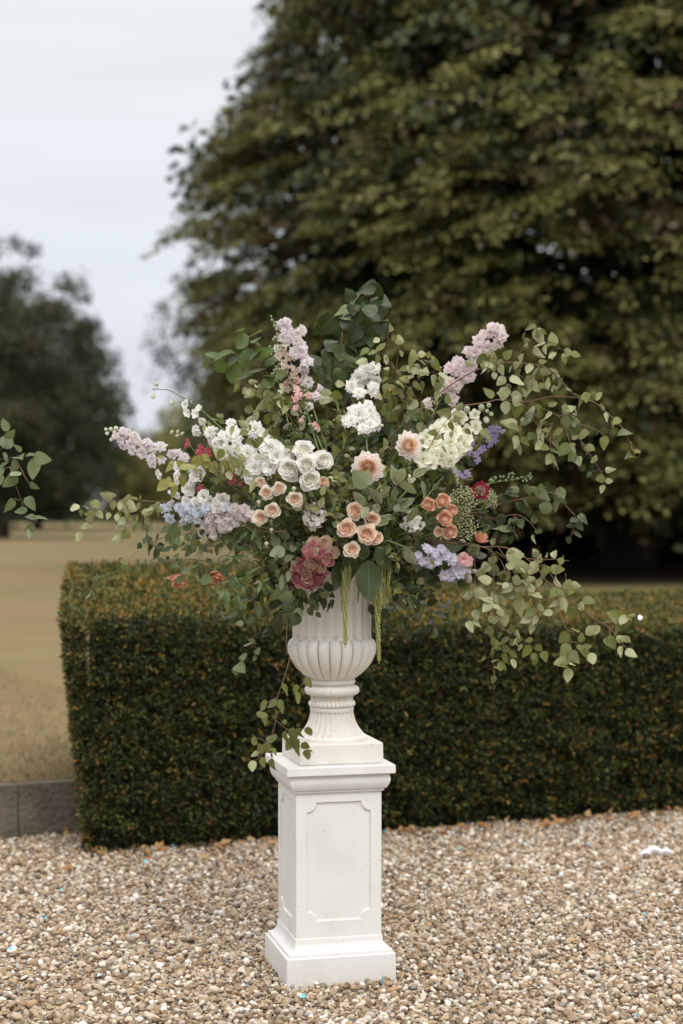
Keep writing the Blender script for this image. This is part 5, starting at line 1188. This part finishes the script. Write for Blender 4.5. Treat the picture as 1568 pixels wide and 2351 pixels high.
# ------------------------------------------------------------------ roses
def rose_petal(mat, seed):
    vs, fs = petal_grid(1, lambda t_: .16+.46*math.sin(math.pi*min(1, t_*.80))**.9, nu=6, nv=7, cup=1.1, curl=-.10, ruff=.06, seed=seed)
    vs2 = []
    for v in vs:
        t_ = v.y
        z = v.z+.10*math.sin(t_*3)-(.28*(t_-.72)**1.3*3 if t_ > .72 else 0)
        vs2.append(V(v.x, v.y, z))
    return mesh('petal', vs2, fs, [mat])
def heart_mesh(mat):
    vs = []; fs = []; N_ = 66
    for i in range(N_):
        t_ = i/(N_-1); th = t_*2*math.pi*3.6; r_ = .04+.30*t_+.03*math.sin(th*2.5)
        for j, (dr, z) in enumerate(((-.04, 0), (0, .25), (.0, .52-.10*t_), (.045, .60-.12*t_), (.085, .56-.12*t_))):
            rr = r_+dr; vs.append((rr*math.cos(th), rr*math.sin(th), z))
    for i in range(N_-1):
        for j in range(4): a_ = i*5+j; fs.append((a_, a_+5, a_+6, a_+1))
    return mesh('rose_heart', vs, fs, [mat])
_rc = {}
def rose_set(key, cin, cmid, cout):
    mi_ = petal_mat(key+'_inner', cin, cin, var=.2); mm = petal_mat(key+'_mid', cin, cmid, lo=.1, hi=.8, var=.15); mo = petal_mat(key+'_outer', cmid, cout, lo=.1, hi=.8, var=.15)
    _rc[key] = (heart_mesh(mi_), [rose_petal(mi_, i) for i in range(2)], [rose_petal(mm, i+3) for i in range(2)], [rose_petal(mo, i+6) for i in range(3)])
rose_set('white_rose', (.94, .91, .78), (.95, .93, .87), (.95, .94, .91))
rose_set('blush_rose', (.93, .60, .42), (.94, .78, .63), (.94, .88, .80))
rose_set('peach_rose', (.93, .64, .46), (.94, .73, .58), (.94, .80, .68))
rose_set('orange_rose', (.92, .68, .50), (.88, .60, .44), (.82, .52, .38))
sep_me = leaf_mesh('sepal', w_lance, M_jas, n=5, curl=.4, seed=2)
def rose(label, k, x, y, r, key, face, dd=-.03, openness=1.0, name='rose', n_extra=0, group=None):
    c = q(k, x, y, dd); root = thing(name, label, 'rose', c, group)
    R3 = rotz(face.normalized()); root.rotation_euler = R3.to_euler(); s = r*PX
    heart, pin, pmid, pout = _rc[key]
    h = mobj('rose_heart', heart, root); h.scale = (s*.62, s*.62, s*.70); h.location = (0, 0, -s*.08)
    N_ = 28
    for i in range(N_):
        t_ = i/(N_-1); ph = i*2.39996
        me = random.choice(pin if t_ < .22 else pmid if t_ < .55 else pout)
        tilt = R(84-60*t_**1.3*openness)+U(-.09, .09); rad = s*(.10+.14*t_); sc_ = s*(.58+.42*t_)
        A_ = Matrix.Rotation(ph-math.pi/2, 4, 'Z')@Matrix.Translation((0, rad, -s*.30+(.04-.12*t_)*s))@Matrix.Rotation(tilt, 4, 'X')@Matrix.Diagonal((sc_*(1.0+.2*t_), sc_, sc_, 1))
        o = mobj('petal', me, root); o.matrix_basis = A_
    for i in range(5):
        o = mobj('sepal', sep_me, root); o.matrix_basis = Matrix.Rotation(i*1.2566, 4, 'Z')@Matrix.Translation((0, .05*s, -s*.38))@Matrix.Rotation(R(5), 4, 'X')@Matrix.Diagonal((s*.9, s*.9, s*.9, 1))
    km = MB(); inv = R3.transposed(); b_ = inv@(mouth-c)
    km.tube(spline([V(0, 0, -s*.35), V(0, 0, -s*1.1), b_*.5+V(0, 0, -s), b_], 4), .0022, .0022, 5); km.build('stem', [M_gtwig], root)
f0 = V(0, -1, .25)
for lb, k, x, y, r, key, fc, dd in (
    ('uppermost white rose of the white rose bunch, half shaded by a spidery bud', 'G', 925, 125, 92, 'white_rose', V(-.2, -1, .5), -.02),
    ('white rose in the middle of the white rose bunch, open towards the camera', 'G', 945, 232, 84, 'white_rose', V(.05, -1, .15), -.04),
    ('rightmost white rose, turned to the right', 'G', 1078, 200, 84, 'white_rose', V(.5, -1, .3), -.02),
    ('lowest white rose, above the spray of small blush roses', 'G', 975, 350, 88, 'white_rose', V(.1, -1, .0), -.035),
    ('leftmost white rose of the bunch, cream and loose petalled', 'G', 812, 262, 95, 'white_rose', V(-.3, -1, .0), -.02),
    ('small blush rose at the top left of the little rose spray', 'G', 568, 375, 48, 'blush_rose', V(-.1, -1, .3), -.025),
    ('small blush rose below and left of the topmost, in the little rose spray', 'G', 615, 460, 58, 'blush_rose', V(0, -1, .1), -.03),
    ('small peach centred rose right of the pair in the little rose spray', 'G', 718, 425, 58, 'blush_rose', V(.1, -1, .2), -.03),
    ('blush rose standing alone under the lowest white rose', 'G', 850, 508, 66, 'blush_rose', V(.1, -1, 0), -.035),
    ('blush rose at the right end of the blue and lilac delphinium', 'G', 660, 602, 66, 'blush_rose', V(.1, -1, .1), -.035),
    ('blush rose touching the lilac delphinium tail, lower left of its pair', 'G', 573, 662, 68, 'blush_rose', V(-.2, -1, .05), -.035),
    ('small peach rose tucked under the right side of the lowest white rose', 'G', 1078, 372, 52, 'peach_rose', V(.5, -1, .2), -.015),
    ('peach rose above the hanging green amaranth, left one of the lower group', 'G', 1275, 748, 78, 'peach_rose', V(0, -1, .05), -.035),
    ('largest peach rose in the lower middle', 'G', 1438, 795, 82, 'peach_rose', V(0, -1, .0), -.04),
    ('small peach rose pressed against the right of the largest peach rose', 'G', 1512, 825, 56, 'peach_rose', V(.4, -1, .0), -.03),
    ('lowest peach rose, just above the urn and the amaranth tassels', 'G', 1318, 925, 68, 'blush_rose', V(.1, -1, .15), -.045),
    ('peach rose partly hidden by a variegated leaf below the lower dahlia', 'G', 1348, 605, 72, 'peach_rose', V(-.3, -1, .2), -.02),
    ('peach rose behind leaves, just above the largest peach rose', 'G', 1478, 668, 66, 'peach_rose', V(.2, -1, -.3), -.01),
    ('orange rose at the upper left of the orange rose cluster', 'H', 825, 560, 64, 'orange_rose', V(-.1, -1, .25), -.03),
    ('orange rose at the top of the orange rose cluster', 'H', 938, 528, 68, 'orange_rose', V(.1, -1, .4), -.03),
    ('orange rose in the middle of the orange rose cluster, biggest', 'H', 952, 668, 74, 'orange_rose', V(.25, -1, .1), -.04),
    ('lowest orange rose of the cluster', 'H', 1000, 775, 68, 'orange_rose', V(.2, -1, .1), -.035),
    ('small orange rose tucked on the right of the cluster beside the umbel', 'H', 1012, 600, 56, 'orange_rose', V(.5, -1, .1), -.015),
    ('pale tan half open rose at the lower left of the orange cluster', 'H', 910, 775, 44, 'peach_rose', V(-.3, -1, -.1), -.015)):
    rose(lb, k, x, y, r, key, fc, dd, openness=.78 if key == 'orange_rose' else 1.)
# rose buds
for lb, k, x, y, r in (('green white rose bud under the dark twig at left of centre', 'G', 658, 765, 22), ('small green rose bud right below the blush roses', 'G', 655, 692, 20), ('closed rose bud above the blush rose that stands alone', 'G', 843, 430, 26), ('pointed green rose bud left of the blush pair', 'G', 555, 540, 26), ('hanging pointed green bud near the jasmine leaves', 'G', 617, 880, 24)):
    c = q(k, x, y, -.03); root = thing('rose_bud', lb, 'rose bud', c)
    o = mobj('bud', bud_mesh(M_bud), root); o.scale = (r*PX, r*PX, r*PX)
    for i in range(5):
        s_ = mobj('sepal', sep_me, root); s_.matrix_basis = Matrix.Rotation(i*1.2566, 4, 'Z')@Matrix.Translation((0, r*PX*.5, -r*PX*1.1))@Matrix.Rotation(R(75), 4, 'X')@Matrix.Scale(r*PX*2, 4)
    km = MB(); km.tube(spline([V(0, 0, -r*PX), V(0, .02, -.03), V(.01, .09, -.02)], 4), .0012, .0012, 5); km.build('stem', [M_gtwig], root)

# ------------------------------------------------------------------ dahlias
def dahlia_petal(mat, L_=1, w=.2):
    vs = []; fs = []; nu, nv = 6, 5
    for i in range(nu+1):
        t_ = i/nu; ww = w*(math.sin(math.pi*min(.96, t_*.86+.12))**.75)
        for j in range(nv):
            s = -1+2*j/(nv-1); vs.append(V(s*ww, t_, .45*ww*s*s+.16*t_*t_))
    for i in range(nu):
        for j in range(nv-1): a_ = i*nv+j; fs.append((a_, a_+1, a_+nv+1, a_+nv))
    return mesh('petal', vs, fs, [mat])
D_in = [dahlia_petal(petal_mat('dahlia_heart', (.80, .28, .14), (.93, .52, .32), lo=.2, hi=1, var=.3), w=.33)]
D_mid = [dahlia_petal(petal_mat('dahlia_mid', (.94, .56, .28), (.95, .80, .66), lo=.1, hi=.85, var=.15), w=.33)]
D_out = [dahlia_petal(petal_mat('dahlia_outer', (.95, .78, .62), (.96, .90, .87), lo=.05, hi=.6, var=.12), w=.33)]
def dahlia(label, k, x, y, r, face, dd=-.05, inner=.18):
    c = q(k, x, y, dd); root = thing('dahlia', label, 'dahlia', c); R3 = rotz(face.normalized(), .5); root.rotation_euler = R3.to_euler(); s = r*PX
    N_ = 104
    for i in range(N_):
        t_ = (i+1)/N_; ph = i*2.39996
        me = (D_in if t_ < inner else D_mid if t_ < inner+.42 else D_out)[0]
        sc_ = s*(.16+.52*t_**.65); tilt = R(88-78*t_**1.1)+U(-.07, .07); rad = s*(.03+.40*math.sqrt(t_))
        A_ = Matrix.Rotation(ph, 4, 'Z')@Matrix.Translation((0, rad, s*(.42-.55*t_**.8)))@Matrix.Rotation(tilt, 4, 'X')@Matrix.Diagonal((sc_*1.15, sc_, sc_, 1))
        o = mobj('petal', me, root); o.matrix_basis = A_
    km = MB(); inv = R3.transposed(); b_ = inv@(mouth-c); km.tube(spline([V(0, 0, -.1*s), V(0, 0, -s), b_*.5+V(0, 0, -s), b_], 4), .003, .003, 6); km.build('stem', [M_gtwig], root)
dahlia('lower pale pink dahlia with deep orange heart, centre of the arrangement', 'H', 330, 248, 132, V(-.12, -1, -.22), -.05, .15)
dahlia('upper right pale pink dahlia with apricot heart, facing right', 'H', 655, 70, 118, V(.45, -1, .05), -.05, .08)
branch('poplar_sprig', 'single round pale leaf pair under the lower dahlia', 'leafy sprig', 'H', [[(420, 600), (330, 420), (310, 360)], [(320, 400), (270, 350)]], [(255, 340, 175), (310, 330, 120)], kind='poplar', size=100, auto=0, d0=5.3, d1=5.22, under=1, r=.0012, droop=0)

# ------------------------------------------------------------------ papery cosmos, scabious
P_cos = dahlia_petal(petal_mat('apricot_petal', (.66, .30, .17), (.74, .40, .28), streak=.8, var=.4), w=.24)
def cosmos(label, k, x, y, r, face, dd, n=15):
    c = q(k, x, y, dd); root = thing('apricot_flower', label, 'apricot flower', c); R3 = rotz(face.normalized()); root.rotation_euler = R3.to_euler(); s = r*PX
    for i in range(n):
        ph = i*2*math.pi/n+U(-.15, .15); sc_ = s*U(.85, 1.1)
        o = mobj('petal', P_cos, root); o.matrix_basis = Matrix.Rotation(ph, 4, 'Z')@Matrix.Translation((0, .05*s, 0))@Matrix.Rotation(R(U(18, 60)), 4, 'X')@Matrix.Diagonal((sc_*1.2, sc_, sc_, 1))
    km = MB(); inv = R3.transposed(); b_ = inv@(mouth-c); km.tube(spline([V(0, 0, 0), inv@V(.03, 0, .05), b_*.5, b_], 5), .0014, .0014, 5); km.build('stem', [M_gtwig], root)
cosmos('apricot papery flower hanging upside down at lower left over the hedge top', 'F', 1025, 1010, 118, V(-.15, -.35, -1), -.03)
cosmos('apricot papery flower beside it, half behind bluish leaves', 'F', 1325, 985, 125, V(.1, -.45, -1), .03)
cosmos('apricot flower seen from the side right of the green umbels', 'H', 1215, 850, 100, V(.75, -.5, .5), -.02, 11)
root = thing('scabious', 'deep crimson scabious head in front of the green lace umbels', 'scabious', q('H', 1250, 440, -.06)); R3 = rotz(V(.1, -1, .15)); root.rotation_euler = R3.to_euler()
Dsc = [dahlia_petal(petal_mat('crimson_petal', (.28, .015, .04), (.48, .04, .10), var=.5), w=.34)]
s = 76*PX
for i in range(70):
    t_ = (i+1)/70; ph = i*2.39996; sc_ = s*(.16+.30*t_)
    o = mobj('petal', Dsc[0], root); o.matrix_basis = Matrix.Rotation(ph, 4, 'Z')@Matrix.Translation((0, s*(.72*math.sqrt(t_)), s*(.3-.3*t_)))@Matrix.Rotation(R(80-60*t_)+U(-.3, .3), 4, 'X')@Matrix.Scale(sc_, 4)
km = MB()
for i in range(60):
    t_ = i/60; a_ = i*2.4; km.blob(V(s*.6*math.sqrt(t_)*math.cos(a_), s*.6*math.sqrt(t_)*math.sin(a_), s*(.55-.15*t_)), s*.035)
km.build('anthers', [plain('pale_anther', (.75, .5, .5))], root)
km = MB(); b_ = R3.transposed()@(mouth-root.location); km.tube(spline([V(0, 0, 0), b_*.5+V(0, 0, -.03), b_], 5), .0015, .0015, 5); km.build('stem', [M_gtwig], root)

# ------------------------------------------------------------------ green lace umbels
um = MB()
for i in range(22):
    t_ = (i+.5)/22; a_ = i*2.4; rr = math.sqrt(t_)
    c = V(rr*math.cos(a_), rr*math.sin(a_), .35*(1-rr*rr)); um.blob(c+rv(.08), .15); um.tube([V(0, 0, -.9), c], .02, .015, 3)
UMB = mesh('umbellet', um.v, um.f, [M_ammi])
def umbel(label, k, x, y, r, face, dd):
    c = q(k, x, y, dd); root = thing('lace_umbel', label, 'lace flower', c); R3 = rotz(face.normalized()); root.rotation_euler = R3.to_euler(); s = r*PX
    N_ = 85; km = MB(); hub = V(0, 0, -s*.9)
    for i in range(N_):
        t_ = (i+.5)/N_; a_ = i*2.39996; rr = math.sqrt(t_); d = V(rr*math.cos(a_)*s, rr*math.sin(a_)*s, s*.28*(1-rr*rr))+rv(s*.04)
        o = mobj('umbellet', UMB, root); putz(o, d+rv(s*.05), (d-hub), s*.078*U(.8, 1.2)); km.tube([hub, d], .0005, .0004, 3)
    b_ = R3.transposed()@(mouth-c); km.tube(spline([hub, hub*1.6, b_*.6, b_], 4), .002, .002, 5); km.build('stem', [M_gtwig], root)
umbel('green cream lace umbel left of and below the crimson scabious', 'H', 1110, 515, 118, V(-.15, -1, .25), -.02)
umbel('green lace umbel behind and right of the crimson scabious', 'H', 1325, 500, 92, V(.6, -.8, .35), .0)
umbel('lower green lace umbel right of the orange roses', 'H', 1120, 735, 115, V(-.05, -1, .05), -.01)
umbel('darker lace umbel tucked under the lower one near the pink bloom', 'H', 1190, 930, 66, V(.4, -.8, -.5), .02)
umbel('green lace umbel seen edge on below the creamy delphinium', 'H', 1030, 290, 110, V(.95, -.1, .35), .03)

# ------------------------------------------------------------------ amaranth tassels
def tassel(label, k, top, bot, w, dd, mat=M_amar, head=None):
    a_ = q(k, *top, 0, d=dd); b_ = q(k, *bot, 0, d=dd); root = thing('amaranth_tassel', label, 'amaranth tassel', a_)
    L_ = (b_-a_).length; km = MB(); n_ = int(L_/.0016); wr = w*PX*.5
    kd = V(U(-.004, .004), U(-.004, .004), 0)
    for i in range(n_):
        t_ = i/n_; c = (b_-a_)*t_+kd*math.sin(t_*5); env = wr*(1-.45*t_)*(.75+.25*math.sin(min(1, t_*12)*1.57))
        if t_ > .96: env *= .5
        if i % 2: continue
        lump = 1+.30*math.sin(t_*L_*950+2*math.sin(i*.3))
        for j in range(4):
            ph = i*2.4+j*1.571; km.blob(c+V(math.cos(ph)*env*.75*lump, math.sin(ph)*env*.75*lump, U(-.001, .001)), env*U(.42, .68))
    km.build('seed_tassel', [mat], root, False)
    h = q(k, *head, 0, d=dd+.03)-a_ if head else (mouth-a_)*.6
    km = MB(); km.tube(spline([V(0, 0, -L_*.9), V(0, 0, 0), V(0, .0, .01), h*.7+V(0, 0, .02), h], 4), .0011, .0016, 5); km.build('stem', [M_gtwig], root)
for a in (('longest green amaranth tassel hanging in front of the urn bowl', 'J', (925, -60), (928, 612), 46, 5.36, M_amar, (930, -300)),
          ('green amaranth tassel hanging just left of the longest front one', 'J', (893, -40), (905, 330), 30, 5.37, M_amar, (920, -280)),
          ('short thin amaranth tassel right of the longest front one', 'J', (960, -60), (952, 158), 24, 5.355, M_amar, (935, -290)),
          ('dark short amaranth tassel in the middle of the urn body', 'J', (1036, 20), (1034, 245), 20, 5.44, M_amard, (1040, -200)),
          ('longest amaranth tassel of the right bunch, reaching below the urn bowl', 'J', (1185, 60), (1203, 742), 44, 5.40, M_amar, (1180, -260)),
          ('thick amaranth tassel beside it ending at mid urn body', 'J', (1220, -120), (1213, 318), 38, 5.385, M_amar, (1200, -300)),
          ('thin amaranth tassel second from the right', 'J', (1248, -80), (1245, 298), 24, 5.40, M_amar, (1230, -300)),
          ('rightmost of all the green amaranth tassels', 'J', (1282, -140), (1275, 260), 30, 5.40, M_amar, (1250, -320)),
          ('leftmost amaranth tassel of the right bunch, short', 'J', (1160, -20), (1157, 272), 24, 5.41, M_amar, (1180, -220)),
          ('dim amaranth tassel hanging alone at left in the shade under the leaves', 'J', (240, 120), (232, 478), 30, 5.52, M_amard, (300, -60))): tassel(*a)

# ------------------------------------------------------------------ white petal caught on the right branch, confetti, dry leaves
M_wp = plain('white_paper_petal', (.85, .86, .88), (.8, .8, .84), trans=.2); M_bp = plain('blue_paper_petal', (.12, .55, .66), (.25, .65, .74), trans=.2); M_bp2 = plain('pale_blue_paper_petal', (.52, .74, .80), (.62, .80, .84), trans=.2)
vs, fs = petal_grid(1, lambda t_: .2+.38*math.sin(math.pi*min(1, t_*.85)), cup=.5, curl=.15, ruff=.04)
PETW = mesh('paper_petal', vs, fs, [M_wp]); PETB = mesh('paper_petal', vs, fs, [M_bp]); PETC = mesh('paper_petal', vs, fs, [M_bp2])
o = mobj('confetti_petal', PETW); put(o, q('I', 1435, 1165, 0, d=5.37), V(0, 0, 1), V(.4, -1, .3), .017); tag(o, 'white confetti petal caught on the tip of the lower right birch branch', 'confetti petal')
def gpos(X, Y, z=.02):
    z -= .006; d = F*(HC-z)/(Y-1175.5); return at(X, Y, d)
blues = [(320, 1957), (401, 1940), (397, 1950), (337, 1980), (185, 1990), (139, 2042), (52, 2062), (108, 2107), (370, 2050), (18, 2180), (232, 2238), (1120, 1880), (1200, 1893), (975, 1893), (1280, 1894), (888, 1910), (950, 1908), (1050, 1948), (905, 1975), (970, 1999), (815, 2040), (1480, 2100),
         (1205, 1940), (1350, 1935), (1056, 2073), (700, 2290), (880, 2254), (1060, 2240), (555, 2262), (530, 1920), (545, 1926), (570, 1930), (1410, 2195), (300, 2150), (1290, 2010), (1470, 2330), (1330, 1900), (1500, 1905), (935, 1890)]
for i, (X, Y) in enumerate(blues):
    if X == 880 and Y == 2254: continue
    o = mobj('confetti_petal', PETB if i % 2 else PETC); p_ = gpos(X, Y, .022); put(o, p_, V(U(-1, 1), U(-1, 1), U(-.1, .3)), V(U(-.5, .5), U(-.8, 0), 1), U(.011, .018))
    tag(o, 'small light blue confetti petal lying on the gravel', 'confetti petal', 'blue confetti petals scattered on the gravel')
o = mobj('confetti_petal', PETB); put(o, gpos(874, 2258, .02), V(.3, 0, 1), V(.3, -1, .1), (.006, .028, .028)); tag(o, 'turquoise confetti petal stuck upright in the gravel against the foot of the pedestal', 'confetti petal')
for i, (X, Y, s_) in enumerate([(1520, 1957, .075), (1545, 1960, .06), (1495, 1962, .05), (335, 2130, .022), (570, 2065, .02), (1400, 2060, .018), (905, 2165, .018), (1250, 2000, .02), (700, 1960, .02)]):
    o = mobj('confetti_petal' if i > 2 else 'white_feather', PETW); put(o, gpos(X, Y, .024), V(-1 if i < 3 else U(-1, 1), U(-.3, .3), .05), V(0, -.3, 1), (s_*.5, s_, s_))
    if i > 2: tag(o, 'small white petal lying on the gravel', 'confetti petal', 'white petals scattered on the gravel')
    else: tag(o, ('middle of three white scraps lying together at the right edge of the gravel', 'right scrap of the three white scraps at the right edge of the gravel', 'left scrap of the three white scraps at the right edge of the gravel')[i], 'white scrap')
# dry leaves swept against the hedge foot
DL = [leaf_mesh('dry_leaf', w_birch, plain('dry_leaf_a', (.42, .22, .09), (.3, .13, .05), trans=.2, scale=4), n=7, curl=.5, fold=.4, wave=.1), leaf_mesh('dry_leaf', w_ovate, plain('dry_leaf_b', (.48, .33, .16), (.35, .2, .09), trans=.2, scale=4), n=7, curl=-.3, fold=.5, wave=.12)]
for i in range(150):
    u_ = U(-.05, 3.1) if i < 120 else U(-.3, 3.1); w_ = -abs(random.gauss(0, .06))-.03 if i < 120 else -abs(random.gauss(.1, .3))
    p_ = HF+UX*u_+UN*w_+V(0, 0, U(.008, .028)); o = mobj('dry_leaf', random.choice(DL)); put(o, p_, V(U(-1, 1), U(-1, 1), U(-.2, .4)), V(U(-.8, .8), U(-.8, .4), 1), U(.022, .055))
    tag(o, 'curled orange brown dry leaf lying on the gravel along the foot of the hedge', 'dry leaf', 'dry leaves along the foot of the hedge')
